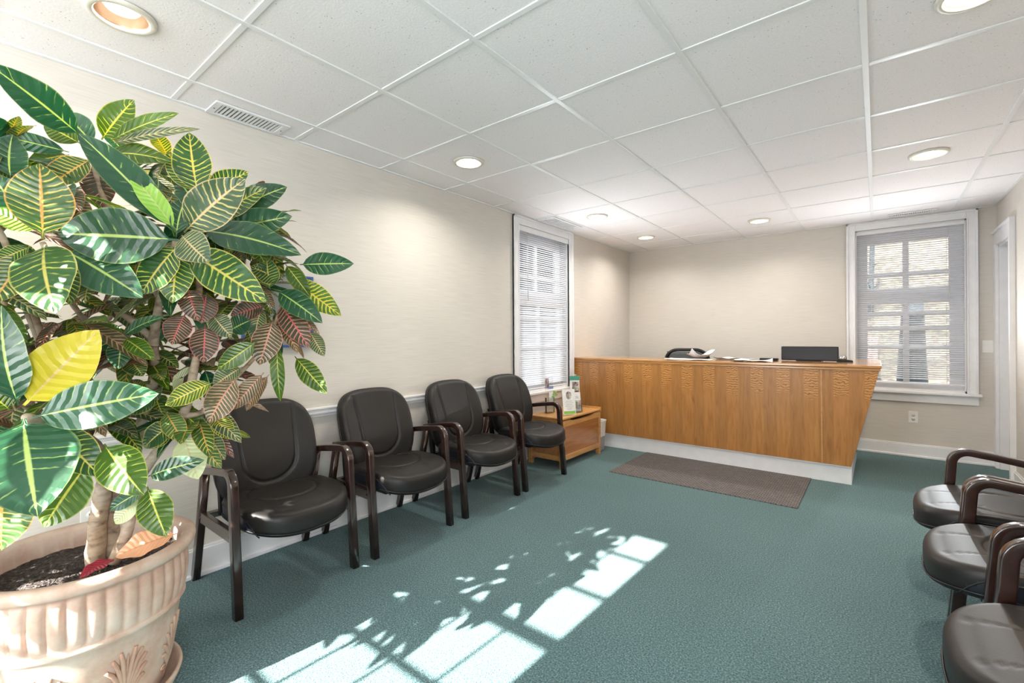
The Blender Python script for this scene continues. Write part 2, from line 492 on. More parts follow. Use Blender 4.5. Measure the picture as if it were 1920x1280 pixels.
def leaf_mat():
    # u: -1..1 across the blade (uv.x 0..1), v: 0..1 along it; blade and vein colours belong to each leaf
    m, nt, b = newmat('croton_leaf')
    uv = nd(nt, 'ShaderNodeUVMap'); uv.uv_map = 'UVMap'
    sx = nd(nt, 'ShaderNodeSeparateXYZ'); nt.links.new(uv.outputs[0], sx.inputs[0])
    base = nd(nt, 'ShaderNodeAttribute', attribute_name='blade')
    vein = nd(nt, 'ShaderNodeAttribute', attribute_name='vein')
    rib = nd(nt, 'ShaderNodeAttribute', attribute_name='rib')
    def math_(op, a, c=None, d=None):
        n = nd(nt, 'ShaderNodeMath', operation=op)
        for i, q in enumerate((a, c, d)):
            if q is None: continue
            if isinstance(q, (int, float)): n.inputs[i].default_value = q
            else: nt.links.new(q, n.inputs[i])
        return n.outputs[0]
    c = math_('SUBTRACT', sx.outputs[0], 0.5)
    a = math_('ABSOLUTE', c)                     # 0 at the midrib, 0.5 at the edge
    nz = nd(nt, 'ShaderNodeTexNoise'); nz.inputs['Scale'].default_value = 38; nz.inputs['Detail'].default_value = 2
    nt.links.new(coords(nt), nz.inputs[0])
    nzz = math_('SUBTRACT', nz.outputs[0], 0.5)
    # side veins run outwards and towards the tip
    s = math_('SUBTRACT', sx.outputs[1], math_('MULTIPLY', a, 0.26))
    s = math_('ADD', s, math_('MULTIPLY', nzz, 0.05))
    wd0 = nd(nt, 'ShaderNodeAttribute', attribute_name='wide')
    fr = math_('FRACT', math_('MULTIPLY', s, math_('ADD', math_('MULTIPLY', wd0.outputs['Fac'], 38.0), 8.5)))
    dv = math_('ABSOLUTE', math_('SUBTRACT', fr, 0.5))
    # vein width from attribute alpha-like fac (rib attribute's red channel of 'wide')
    wd = nd(nt, 'ShaderNodeAttribute', attribute_name='wide')
    taper = math_('MULTIPLY', wd.outputs['Fac'], math_('SUBTRACT', 1.25, math_('MULTIPLY', a, 1.5)))
    taper = math_('ADD', taper, math_('MULTIPLY', nzz, 0.12))
    mask = math_('SUBTRACT', taper, dv)
    mk = ramp(nt, math_('ADD', math_('MULTIPLY', mask, 9.0), 0.5), [(0.0, (0, 0, 0)), (1.0, (1, 1, 1))])
    nb_ = nd(nt, 'ShaderNodeTexNoise'); nb_.inputs['Scale'].default_value = 22
    nt.links.new(coords(nt), nb_.inputs[0])
    brk = math_('MULTIPLY', math_('ADD', math_('SUBTRACT', nb_.outputs[0], 0.55), math_('MULTIPLY', wd.outputs['Fac'], 1.6)), 9.0)
    brk = math_('MAXIMUM', math_('MINIMUM', brk, 1.0), 0.0)
    mk = math_('MULTIPLY', mk, brk)
    mid = ramp(nt, a, [(0.018, (1, 1, 1)), (0.034, (0, 0, 0))])
    edge = ramp(nt, a, [(0.465, (0, 0, 0)), (0.487, (1, 1, 1))])
    edge_s = math_('MULTIPLY', edge, math_('MINIMUM', math_('MULTIPLY', wd.outputs['Fac'], 8.0), 0.9))
    m1 = nd(nt, 'ShaderNodeMix', data_type='RGBA')
    nt.links.new(mk, m1.inputs[0]); nt.links.new(base.outputs[0], m1.inputs[6]); nt.links.new(vein.outputs[0], m1.inputs[7])
    m2 = nd(nt, 'ShaderNodeMix', data_type='RGBA')
    nt.links.new(math_('MAXIMUM', mid, edge_s), m2.inputs[0]); nt.links.new(m1.outputs[2], m2.inputs[6]); nt.links.new(rib.outputs[0], m2.inputs[7])
    nt.links.new(m2.outputs[2], b.inputs['Base Color'])
    b.inputs['Roughness'].default_value = 0.33
    b.inputs['Specular IOR Level'].default_value = 0.55
    b.inputs['Coat Weight'].default_value = 0.12
    b.inputs['Coat Roughness'].default_value = 0.25
    bump(nt, b, dv, 0.55, 0.006)
    tr = nd(nt, 'ShaderNodeBsdfTranslucent')
    hs = nd(nt, 'ShaderNodeHueSaturation'); hs.inputs['Saturation'].default_value = 1.25; hs.inputs['Value'].default_value = 1.5
    nt.links.new(m2.outputs[2], hs.inputs['Color']); nt.links.new(hs.outputs[0], tr.inputs[0])
    ms = nd(nt, 'ShaderNodeMixShader'); ms.inputs[0].default_value = 0.3
    nt.links.new(b.outputs[0], ms.inputs[1]); nt.links.new(tr.outputs[0], ms.inputs[2])
    nt.links.new(ms.outputs[0], nt.nodes['Material Output'].inputs[0])
    return m
MT['leaf'] = leaf_mat()

def glass():
    m = bpy.data.materials.new('window_glass'); m.use_nodes = True
    nt = m.node_tree
    nt.nodes.remove(nt.nodes['Principled BSDF'])
    t = nd(nt, 'ShaderNodeBsdfTransparent'); t.inputs[0].default_value = (0.96, 0.97, 0.97, 1)
    g = nd(nt, 'ShaderNodeBsdfGlossy'); g.inputs['Roughness'].default_value = 0.02
    f = nd(nt, 'ShaderNodeFresnel'); f.inputs[0].default_value = 1.45
    x = nd(nt, 'ShaderNodeMixShader')
    nt.links.new(f.outputs[0], x.inputs[0]); nt.links.new(t.outputs[0], x.inputs[1]); nt.links.new(g.outputs[0], x.inputs[2])
    nt.links.new(x.outputs[0], nt.nodes['Material Output'].inputs[0])
    return m
MT['glass'] = glass()

def slat_mat():
    m, nt, b = newmat('blind_slat')
    b.inputs['Base Color'].default_value = (0.80, 0.81, 0.84, 1)
    b.inputs['Roughness'].default_value = 0.4
    tr = nd(nt, 'ShaderNodeBsdfTranslucent'); tr.inputs[0].default_value = (0.85, 0.88, 0.94, 1)
    ms = nd(nt, 'ShaderNodeMixShader'); ms.inputs[0].default_value = 0.45
    nt.links.new(b.outputs[0], ms.inputs[1]); nt.links.new(tr.outputs[0], ms.inputs[2])
    nt.links.new(ms.outputs[0], nt.nodes['Material Output'].inputs[0])
    return m
MT['slat'] = slat_mat()

def emis(name, col, e):
    m = bpy.data.materials.new(name); m.use_nodes = True
    nt = m.node_tree
    b = nt.nodes['Principled BSDF']
    b.inputs['Base Color'].default_value = (0.9, 0.88, 0.85, 1)
    b.inputs['Emission Color'].default_value = (*col, 1)
    b.inputs['Emission Strength'].default_value = e
    return m
MT['lamp_warm'] = emis('warm_bulb', (1.0, 0.84, 0.66), 14)
MT['lamp_cool'] = emis('cool_bulb', (1.0, 0.95, 0.87), 12)
MT['lamp_off'] = emis('dim_bulb', (1.0, 0.93, 0.84), 0.9)
MT['baffle'] = plain('copper_baffle', (0.62, 0.42, 0.28), 0.32, metal=0.6)
MT['ring'] = plain('cream_ring', (0.66, 0.64, 0.56), 0.4)

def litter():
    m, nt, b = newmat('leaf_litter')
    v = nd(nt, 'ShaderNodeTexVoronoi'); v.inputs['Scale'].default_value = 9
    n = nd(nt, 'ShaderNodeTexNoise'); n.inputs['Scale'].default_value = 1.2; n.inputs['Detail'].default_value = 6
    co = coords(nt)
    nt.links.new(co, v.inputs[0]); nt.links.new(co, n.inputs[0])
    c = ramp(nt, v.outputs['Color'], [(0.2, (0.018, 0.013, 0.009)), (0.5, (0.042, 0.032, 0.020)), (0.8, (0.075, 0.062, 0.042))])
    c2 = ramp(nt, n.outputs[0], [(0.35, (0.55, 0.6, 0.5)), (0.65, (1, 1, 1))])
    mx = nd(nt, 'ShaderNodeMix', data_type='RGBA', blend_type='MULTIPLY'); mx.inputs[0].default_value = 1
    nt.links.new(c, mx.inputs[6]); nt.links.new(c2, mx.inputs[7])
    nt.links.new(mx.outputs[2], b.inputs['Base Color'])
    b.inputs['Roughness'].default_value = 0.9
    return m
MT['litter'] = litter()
MT['tree'] = plain('dark_tree_bark', (0.009, 0.014, 0.019), 0.85, nscale=6, namt=0.4)
MT['brick'] = plain('rose_brick', (0.11, 0.055, 0.05), 0.85, nscale=14, namt=0.3)
# ------------------------------------------------------------------ the room
XR, YB, YF, ZC = 3.61, 5.99, -1.2, 2.41
def struct(o): o['kind'] = 'structure'; return o
m = M(); m.box(-0.2, XR + 0.75, YF - 0.2, YB + 0.2, -0.12, 0)
struct(m.build('floor', MT['carpet']))

def wall(name, axis, a, b, u0, u1, holes):
    # axis 'x': slab x in a..b spanning y u0..u1 ; holes (lo,hi,z0,z1)
    m = M()
    def bx(p, q, z0, z1):
        if q - p < 1e-4 or z1 - z0 < 1e-4: return
        if axis == 'x': m.box(a, b, p, q, z0, z1)
        else: m.box(p, q, a, b, z0, z1)
    c = u0
    for lo, hi, z0, z1 in sorted(holes):
        bx(c, lo, 0, 2.6); bx(lo, hi, 0, z0); bx(lo, hi, z1, 2.6)
        c = hi
    bx(c, u1, 0, 2.6)
    return struct(m.build(name, MT['wall']))
LW = (3.415, 4.335, 0.66, 2.325)      # opening in the left wall
BW = (2.565, 3.41, 0.66, 2.325)       # opening in the back wall
FW = (0.42, 1.655, 0.50, 2.40)         # window behind the camera
SW = (-1.05, -0.25, 0.6, 2.25)  # added opening in the right wall, out of view, for fill light
DW = (5.36, 5.895, 0.0, 2.035)        # closet door
wall('wall_left', 'x', -0.16, 0, YF - 0.2, YB + 0.2, [LW])
wall('wall_back', 'y', YB, YB + 0.16, 0, XR, [BW])
wall('wall_right', 'x', XR, XR + 0.16, YF - 0.2, YB + 0.2, [SW, DW])
wall('wall_front', 'y', YF - 0.10, YF, 0, XR, [FW])

# suspended ceiling: tiles between tees, round cut-outs for the cans
GX = [-0.338 + 0.6096 * k for k in range(0, 8)]
GY = [0.6096 * k for k in range(-3, 11)]
CANS = [(0.576, 0.305), (0.576, 2.134), (0.576, 3.958), (0.576, 5.182), (1.795, 5.182), (3.015, 3.958), (3.015, 2.134)]
RC = 0.083
tm, gm = M(), M()
for i in range(len(GX) - 1):
    for j in range(len(GY) - 1):
        x0, x1 = max(GX[i], 0), min(GX[i+1], XR)
        y0, y1 = max(GY[j], YF), min(GY[j+1], YB)
        if x1 <= x0 or y1 <= y0: continue
        can = [c for c in CANS if x0 < c[0] < x1 and y0 < c[1] < y1]
        z = ZC + 0.006
        if not can:
            tm.add([(x0, y0, z), (x1, y0, z), (x1, y1, z), (x0, y1, z)], [(3, 2, 1, 0)])
        else:
            cx, cy = can[0]
            k = 48; vs = []; fs = []
            for a in range(k):
                t = 2 * PI * a / k
                dx, dy = math.cos(t), math.sin(t)
                vs.append((cx + RC * dx, cy + RC * dy, z))
                s = min(((x1 - cx) if dx > 0 else (x0 - cx)) / dx if abs(dx) > 1e-9 else 9, ((y1 - cy) if dy > 0 else (y0 - cy)) / dy if abs(dy) > 1e-9 else 9)
                vs.append((cx + s * dx, cy + s * dy, z))
            for a in range(k):
                b = (a + 1) % k
                fs.append((2*a, 2*a+1, 2*b+1, 2*b)[::-1])
            tm.add(vs, fs)
            # corner triangles missed by the radial split
            for X in (x0, x1):
                for Y in (y0, y1):
                    t = math.atan2(Y - cy, X - cx) % (2 * PI)
                    a = int(t / (2 * PI) * k); b = (a + 1) % k
                    tm.add([vs[2*a+1], (X, Y, z), vs[2*b+1]], [(2, 1, 0)])
ceil = struct(tm.build('ceiling', MT['tile']))
roof = M(); roof.box(-0.2, XR + 0.75, YF - 0.35, YB + 0.2, 2.6, 2.7)
struct(roof.build('roof_slab', MT['white_flat']))  # unseen roof slab, keeps the sun off from above
hw = 0.012
for x in GX:
    if 0 < x < XR: gm.box(x - hw, x + hw, YF, YB, ZC, ZC + 0.007)
for y in GY:
    if YF < y < YB:
        xs = [0] + [x for x in GX if 0 < x < XR] + [XR]
        for a, b in zip(xs, xs[1:]): gm.box(a + hw, b - hw, y - hw, y + hw, ZC + 0.0012, ZC + 0.007)
gm.box(0, 0.02, YF, YB, ZC, ZC + 0.007); gm.box(XR - 0.02, XR, YF, YB, ZC, ZC + 0.007)
gm.box(0.02, XR - 0.02, YB - 0.02, YB, ZC, ZC + 0.007); gm.box(0.02, XR - 0.02, YF, YF + 0.02, ZC, ZC + 0.007)
struct(gm.build('trim_1', MT['grid'], bevel=0.0012, seg=1))

# baseboards (board, cap bead, shoe moulding)
def base_m(axis, at, sgn, u0, u1, h=0.135):
    m = M()
    def bx(d, z0, z1, e=0):
        a, b = sorted((at, at + sgn * d))
        if axis == 'x': m.box(a, b, u0, u1, z0, z1)
        else: m.box(u0, u1, a, b, z0, z1)
    bx(0.015, 0, h); bx(0.010, h, h + 0.012); bx(0.026, 0, 0.018)
    return m
struct(base_m('x', 0, 1, YF, 6.0).build('baseboard_left', MT['white'], bevel=0.002))
struct(base_m('y', YB, -1, 0.0, XR, 0.118).build('baseboard_back', MT['white'], bevel=0.002))
struct(base_m('x', XR, -1, YF, 5.25, 0.118).build('baseboard_right', MT['white'], bevel=0.002))

# chair rail on the left wall
def chair_rail(y0, y1):
    prof = [(0, 0.728), (0.010, 0.730), (0.012, 0.742), (0.022, 0.747), (0.024, 0.757), (0.016, 0.762), (0.018, 0.772), (0.028, 0.778), (0.027, 0.786), (0, 0.788)]
    m = M(); n = len(prof)
    m.add([(p[0], y, p[1]) for y in (y0, y1) for p in prof], [(i, i + 1, n + i + 1, n + i) for i in range(n - 1)] + [tuple(range(n)), tuple(range(2*n-1, n-1, -1))])
    return m
struct(chair_rail(YF, 3.33).build('trim_2', MT['white'], recalc=True))
struct(chair_rail(4.42, 4.47).build('trim_3', MT['white'], recalc=True))

# windows.  Local frame: X along the wall, Y out of the room (0 = wall face), Z up
def window(name, W0, mat4, cas, top_cas, rows_up, rows_lo, bigmull):
    lo, hi, z0, z1 = W0
    w = hi - lo
    root = empty(name); root.matrix_world = mat4; struct(root)
    c = M()
    def casing(x0, x1, inner):
        c.box(x0, x1, -0.020, 0, z0, ZC if False else z1 + top_cas)
        # back band and bead
        if inner > 0: c.box(x0, x0 + 0.018, -0.032, 0, z0, z1 + top_cas); c.box(x1 - 0.012, x1, -0.026, 0, z0, z1)
        else: c.box(x1 - 0.018, x1, -0.032, 0, z0, z1 + top_cas); c.box(x0, x0 + 0.012, -0.026, 0, z0, z1)
    casing(-cas, 0, 1); casing(w, w + cas, -1)
    c.box(0, w, -0.020, 0, z1, z1 + top_cas); c.box(-cas, w + cas, -0.032, 0, z1 + top_cas - 0.018, z1 + top_cas)
    c.box(0, w, -0.026, 0, z1, z1 + 0.012)
    c.build('window_casing', MT['white'], root, bevel=0.0025)
    s = M(); s.box(-cas - 0.022, w + cas + 0.022, -0.052, 0.0, z0 - 0.026, z0); s.build('window_stool', MT['white'], root, bevel=0.006, seg=3)
    s = M(); s.box(-cas, w + cas, -0.020, 0, z0 - 0.108, z0 - 0.026); s.build('window_apron', MT['white'], root, bevel=0.002)
    j = M()
    j.box(0, 0.012, 0, 0.158, z0, z1); j.box(w - 0.012, w, 0, 0.158, z0, z1); j.box(0, w, 0, 0.158, z1 - 0.012, z1); j.box(0, w, 0, 0.158, z0, z0 + 0.02)
    j.build('window_jamb', MT['white'], root)
    st = 0.10
    zm = 1.565
    for nm, y, a, b, rows, top, bot in (('upper_sash', 0.115, zm - 0.02, z1 - 0.012, rows_up, z1 - 0.012 - 2.196 + 2.196 - 0.13, 0), ('lower_sash', 0.085, z0 + 0.02, zm + 0.02, rows_lo, 0, 0)):
        f = M()
        f.box(0.012, st, y - 0.018, y + 0.018, a, b); f.box(w - st - 0.012, w - 0.012, y - 0.018, y + 0.018, a, b)
        for r0, r1 in rows: f.box(st, w - st - 0.012, y - 0.016, y + 0.016, r0, r1)
        if bigmull: f.box(w/2 - 0.012 - 0.024, w/2 - 0.012 + 0.024, y - 0.012, y + 0.012, a, b)
        so = f.build(nm, MT['white'], root, bevel=0.002)
        g = M(); g.box(st - 0.01, w - st, y - 0.002, y + 0.002, a + 0.01, b - 0.01)
        g.build('pane', MT['glass'], so)
    return root

def blind(W0, mat4, label, cat, tilt, yd, valance, zt, zb, grp, wand):
    lo, hi, z0, z1 = W0; w = hi - lo
    root = empty('window_blind', label=label, cat=cat, group=grp); root.matrix_world = mat4
    h = M(); h.box(0.008, w - 0.008, yd - 0.018, yd + 0.018, zt - 0.036, zt)
    if valance:
        h.box(-0.028, w + 0.010, yd - 0.035, yd - 0.031, zt - 0.066, zt + 0.004)
        h.box(-0.028, w + 0.010, yd - 0.038, yd - 0.031, zt - 0.02, zt - 0.016)
    h.build('headrail', MT['white'], root, bevel=0.002)
    s = M(); n = int((zt - 0.05 - zb) / 0.0212)
    hw_, t = 0.0125, math.radians(tilt)
    for i in range(n):
        z = zt - 0.05 - i * 0.0212
        z += random.Random(i * 7 + int(zt*100)).uniform(-0.0008, 0.0008)
        pts = []
        for q, cr in ((-1, 0), (-0.4, 0.0016), (0.4, 0.0016), (1, 0)):
            yy = q * hw_ * math.cos(t) - cr * math.sin(t)
            zz = q * hw_ * math.sin(t) + cr * math.cos(t)
            pts.append((yd + yy, z + zz))
        vs = [(x, p[0], p[1]) for x in (0.012, w - 0.012) for p in pts]
        s.add(vs, [(k, k + 1, 4 + k + 1, 4 + k) for k in range(3)], True)
    s.build('slats', MT['slat'], root)
    b = M(); b.box(0.012, w - 0.012, yd - 0.012, yd + 0.012, zb - 0.016, zb - 0.004); b.build('bottom_rail', MT['white'], root, bevel=0.003)
    c = M()
    for fx in (0.16, 0.84):
        for e in (-0.0125, 0.0125): c.tube([(w * fx, yd + e, zt - 0.04), (w * fx, yd + e, zb - 0.01)], 0.0009, 5)
    c.build('ladder_cords', MT['plastic'], root)
    c = M(); c.tube([(w * wand, yd - 0.022, zt - 0.05), (w * wand + 0.004, yd - 0.026, zt - 0.75)], 0.0035, 6)
    c.build('tilt_wand', MT['plastic'], root)
    return root

MB = Matrix.Translation((BW[0], YB, 0))                                        # X right, Y outwards
ML = Matrix(((0, -1, 0, 0), (1, 0, 0, 0), (0, 0, 1, 0), (0, 0, 0, 1)))         # X -> +y, Y -> -x
ML = Matrix.Translation((0, LW[0], 0)) @ ML
ROWS_UP = [(2.185, 2.313), (1.832, 1.868), (1.545, 1.712)]
ROWS_LO = [(1.427, 1.467), (1.265, 1.315), (1.076, 1.114), (0.68, 0.742), (1.545, 1.585)]
window('window_1', BW, MB, 0.078, 0.082, ROWS_UP, ROWS_LO, True)
window('window_2', LW, ML, 0.085, 0.082, ROWS_UP, [(1.40, 1.44), (1.10, 1.13), (0.68, 0.742), (1.545, 1.585)], True)
blind(BW, MB, 'white slatted window blind half open on the back window right of the desk', 'blind', 26, 0.030, False, 2.318, 0.742, 'horizontal window blinds', 0.855)
blind(LW, ML, 'white slatted window blind with valance on the narrow left-hand window by the wooden chest', 'blind', 46, 0.022, True, 2.335, 0.70, 'horizontal window blinds', 0.17)

# window behind the camera (sun comes through it)
fr = empty('window_3'); struct(fr)
f = M(); lo, hi, z0, z1 = FW
f.box(lo, lo + 0.03, YF - 0.1, YF - 0.05, z0, z1); f.box(hi - 0.012, hi, YF - 0.1, YF - 0.05, z0, z1)
f.box(lo, hi, YF - 0.1, YF - 0.05, z0, z0 + 0.03); f.box(lo, hi, YF - 0.1, YF - 0.05, z1 - 0.004, z1)
for x in (1.52 - 0.085, 1.307 - 0.085, 1.097 - 0.085, 0.885 - 0.085, 0.67 - 0.085): f.box(x - 0.008, x + 0.008, YF - 0.085, YF - 0.065, z0, z1)
for z, t in ((1.395, 0.010), (1.165, 0.009), (0.92, 0.009), (1.667, 0.026), (1.925, 0.010), (2.205, 0.010)): f.box(lo, hi, YF - 0.085, YF - 0.065, z - t, z + t)
f.build('window_frame', MT['white'], fr)
fs = empty('added_side_window'); struct(fs)  # added unseen side window that lets in extra fill light
f = M(); lo, hi, z0, z1 = SW
for a, b in ((lo, lo + 0.05), (hi - 0.05, hi)): f.box(XR + 0.05, XR + 0.1, a, b, z0, z1)
for a, b in ((z0, z0 + 0.05), (z1 - 0.05, z1), (1.4, 1.44)): f.box(XR + 0.05, XR + 0.1, lo, hi, a, b)
f.build('window_frame', MT['white'], fs)

# closet door in the right wall
dr = empty('door_1', (0, 0, 0)); struct(dr)
m = M(); m.box(XR + 0.105, XR + 0.145, DW[0] + 0.02, DW[1] - 0.02, 0.012, DW[3] - 0.015)
m.box(XR + 0.098, XR + 0.106, DW[0] + 0.10, DW[1] - 0.10, 0.2, 0.95); m.box(XR + 0.098, XR + 0.106, DW[0] + 0.10, DW[1] - 0.10, 1.1, 1.9)
m.build('door_panel', MT['white_flat'], dr, bevel=0.003)
m = M(); m.box(XR, XR + 0.155, DW[1] - 0.02, DW[1], 0, DW[3]); m.box(XR, XR + 0.155, DW[0], DW[0] + 0.02, 0, DW[3]); m.box(XR, XR + 0.155, DW[0], DW[1], DW[3] - 0.02, DW[3])
m.box(XR + 0.06, XR + 0.075, DW[1] - 0.032, DW[1] - 0.02, 0, DW[3]-0.02); m.box(XR + 0.06, XR + 0.1, DW[0], DW[1], DW[3] - 0.035, DW[3]-0.02)
m.build('door_jamb', MT['white'], dr, bevel=0.001)
m = M()
m.box(XR - 0.024, XR, DW[0] - 0.10, DW[0], 0, 2.15); m.box(XR - 0.024, XR, DW[1], YB - 0.002, 0, 2.05)
m.box(XR - 0.020, XR, DW[0] , YB - 0.002, DW[3], 2.15); m.box(XR - 0.036, XR, DW[0] - 0.115, DW[0] - 0.095, 0, 2.17); m.box(XR - 0.036, XR, DW[0]-0.1, YB - 0.002, 2.15, 2.17)
m.build('door_casing', MT['white'], dr, bevel=0.0025)

# exterior
m = M()
gx, gy = 34, 40
for i in range(gx + 1):
    for j in range(gy + 1):
        x = -22 + i * 36 / gx; y = -8 + j * 40 / gy
        z = -0.55
        if y > 9: z += (y - 9) * 0.42 + 0.25 * math.sin(x * 0.9 + y * 0.6)
        if x < -5: z += (-5 - x) * 0.10
        m.v.append((x, y, z))
for i in range(gx):
    for j in range(gy):
        a = i * (gy + 1) + j
        m.f.append([a, a + gy + 1, a + gy + 2, a + 1]); m.sm.append(True)
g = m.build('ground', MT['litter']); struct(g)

def tree(x, y, z, r, h, lab, seed, lean=0.0):
    rr = random.Random(seed)
    t = empty('woodland_tree', (x, y, z), label=lab, cat='tree', group='trees outside the window')
    m = M(); m.tube([(lean * k * h / 6, 0.03 * rr.uniform(-1, 1) * k, h * k / 6) for k in range(7)], [r * (1.15 - 0.1 * k) for k in range(7)], 12, up=(0, 1, 0))
    m.build('trunk', MT['tree'], t)
    for b in range(0 if r > 0.1 else 5):
        z0 = h * rr.uniform(0.12, 0.75); a = rr.uniform(0, 2 * PI); L = rr.uniform(0.3, 0.55)
        pts = [(lean * z0 + math.cos(a) * L * q, math.sin(a) * L * q, z0 + L * 0.75 * q ** 0.8 + rr.uniform(-0.05, 0.05)) for q in (0, 0.35, 0.7, 1)]
        m = M(); m.tube(pts, [r * 0.28, r * 0.2, r * 0.13, r * 0.05], 7)
        m.build('bough', MT['tree'], t)
tree(3.12, 8.3, -0.6, 0.20, 2.3, 'thick dark tree trunk outside the middle of the back window', 3)
tree(3.50, 9.0, -0.6, 0.035, 3.2, 'thin leaning sapling outside the right half of the back window', 5, 0.12)
tree(2.6, 14.5, 1.7, 0.06, 3, 'slim far tree seen through the left panes of the back window', 12, 0.03)
tree(-4.5, 8.6, -0.6, 0.12, 5, 'dark tree beyond the narrow left-hand window', 21)
nb = M(); nb.box(-1.5, 2.75, 9.5, 13, -0.8, 1.2)
tag(nb.build('garden_wall', MT['brick']), 'rose brick outbuilding outside the left edge of the back window', 'building')

# ------------------------------------------------------------------ ceiling lights and vents
LL = ['recessed ceiling light with cream ring nearest the camera, above the potted plant', 'recessed ceiling light above the middle chairs by the left wall',
 'recessed ceiling light in front of the left window vent', 'recessed ceiling light nearest the far left ceiling corner',
 'recessed ceiling light above the middle of the reception desk', 'glowing warm recessed ceiling light left of the closet door, third row', 'warm recessed ceiling light cut off by the top right edge of the picture']
def can_light(i, c, bulb, aim):
    t = empty('recessed_light', (c[0], c[1], ZC), label=LL[i], cat='ceiling light', group='recessed ceiling lights')
    m = M()
    m.lathe([(0.104, 0.004), (0.104, -0.002), (0.099, -0.006), (0.084, -0.007), (0.079, -0.002), (0.079, 0.003)], k=56); m.build('trim_ring', MT['ring'], t)
    m = M()
    prof = []
    for k in range(15):
        z = 0.003 + k * 0.0075
        r = 0.079 - k * 0.0016
        prof += [(r, z), (r - 0.0022, z + 0.0035)]
    prof += [(0.05, 0.122), (0.0, 0.124)]
    m.lathe(prof, k=48); m.build('baffle', MT['baffle'], t, recalc=False)
    m = M()
    m.lathe([(0.0001, 0.016), (0.03, 0.018), (0.050, 0.026), (0.060, 0.040), (0.056, 0.056), (0.036, 0.09), (0.03, 0.12)], k=40)
    m.build('bulb', bulb, t)
    l = bpy.data.lights.new('lamp_beam', 'AREA'); l.shape = 'DISK'; l.size = 0.10; l.energy = aim[0]; l.color = aim[1]; l.spread = 2.6
    lo = bpy.data.objects.new('lamp_beam', l); COL.objects.link(lo); lo.parent = t; lo.location = (0, 0, 0.012)
WARM, COOL = (1.0, 0.80, 0.60), (1.0, 0.93, 0.84)
for i, c in enumerate(CANS):
    warm = i in (5, 6)
    can_light(i, c, MT['lamp_warm'] if warm else (MT['lamp_off'] if i in (0,) else MT['lamp_cool']), (8.0 if warm else 6.0, WARM if i in (0, 5, 6) else COOL))

def vent(loc, L, Wd, along, label, nsl, screws=True):
    t = empty('ceiling_vent', (loc[0], loc[1], ZC), 0 if along == 'x' else PI/2, label, 'vent', 'ceiling air vents')
    f = M(); b = 0.022
    f.box(-L/2, L/2, -Wd/2, -Wd/2 + b, -0.006, 0.004); f.box(-L/2, L/2, Wd/2 - b, Wd/2, -0.006, 0.004)
    f.box(-L/2, -L/2 + b * 1.6, -Wd/2 + b, Wd/2 - b, -0.006, 0.004); f.box(L/2 - b * 1.6, L/2, -Wd/2 + b, Wd/2 - b, -0.006, 0.004)
    f.build('vent_frame', MT['white_flat'], t, bevel=0.003)
    boxo('duct_opening', MT['dark'], t, -L/2 + b, L/2 - b, -Wd/2 + b, Wd/2 - b, 0.0035, 0.0045)
    s = M(); li = L - 3.2 * b
    for k in range(nsl):
        x = -li/2 + li * (k + 0.5) / nsl
        s.box(x - li / nsl * 0.27, x + li / nsl * 0.27, -Wd/2 + b, Wd/2 - b, -0.003, 0.003)
    s.build('louvres', MT['white_flat'], t)
    for e in (-1, 1):
        c = M(); c.cyl((e * (L/2 - b * 0.8), 0, -0.0075), 0.004, 0.002, 10); c.build('screw', MT['bolt'], t)
vent((0.093, 0.932), 0.37, 0.165, 'y', 'white slotted ceiling vent by the left wall above the plant', 16)
vent((0.150, 3.95), 0.56, 0.20, 'y', 'wide grey ceiling vent right above the left-hand window', 12)
vent((3.01, 5.80), 0.36, 0.11, 'x', 'narrow slotted ceiling vent just above the back window', 18)

# ------------------------------------------------------------------ outlets, switch, pictures
def outlet(name, mat4, label, cat, sw=False):
    t = empty(name, label=label, cat=cat, group=None); t.matrix_world = mat4
    p = M(); p.box(-0.036, 0.036, -0.006, 0, -0.058, 0.058); p.build('cover_plate', MT['plastic'], t, bevel=0.003)
    if sw:
        for z in (-0.016, 0.016):
            p = M(); p.box(-0.005, 0.005, -0.014, -0.006, z - 0.006, z + 0.008); p.build('toggle', MT['plastic'], t)
    else:
        for z in (-0.02, 0.02):
            p = M(); p.cyl((0, -0.008, z), 0.0165, 0.002, 20, 'y'); q = p.build('socket', MT['plastic'], t)
            s = M()
            for x in (-0.006, 0.006): s.box(x - 0.0012, x + 0.0012, -0.0085, -0.0078, z - 0.002, z + 0.008)
            s.box(-0.0022, 0.0022, -0.0085, -0.0078, z - 0.010, z - 0.006)
            s.build('slots', MT['dark'], q)
outlet('wall_outlet', Matrix.Translation((3.024, YB, 0.398)), 'white double wall outlet under the back window', 'outlet')
outlet('wall_outlet', Matrix.Translation((0, 0.30, 0.42)) @ Matrix.Rotation(PI/2, 4, 'Z'), 'white wall outlet low on the left wall behind the plant pot', 'outlet')
outlet('light_switch', Matrix.Translation((3.55, YB, 1.11)), 'white light switch on the back wall next to the closet door', 'switch', True)

def picture(y0, y1, z0, z1, label):
    t = empty('picture_frame', (0, (y0 + y1) / 2, z0), label=label, cat='picture', group=None)
    h = (y1 - y0) / 2; H = z1 - z0; b = 0.014
    f = M()
    f.box(0, 0.02, -h, -h + b, 0, H); f.box(0, 0.02, h - b, h, 0, H); f.box(0, 0.02, -h + b, h - b, 0, b); f.box(0, 0.02, -h + b, h - b, H - b, H)
    f.build('frame', MT['blue'], t, bevel=0.002)
    boxo('print', MT['paper'], t, 0.001, 0.008, -h + b, h - b, b, H - b)
    boxo('picture_glass', MT['glass'], t, 0.010, 0.012, -h + b, h - b, b, H - b)
picture(0.92, 1.328, 1.168, 1.60, 'blue-framed picture on the left wall, its lower right corner showing past the leaves')
picture(0.64, 0.93, 1.62, 2.01, 'smaller blue-framed picture high on the left wall, mostly hidden behind the plant top')
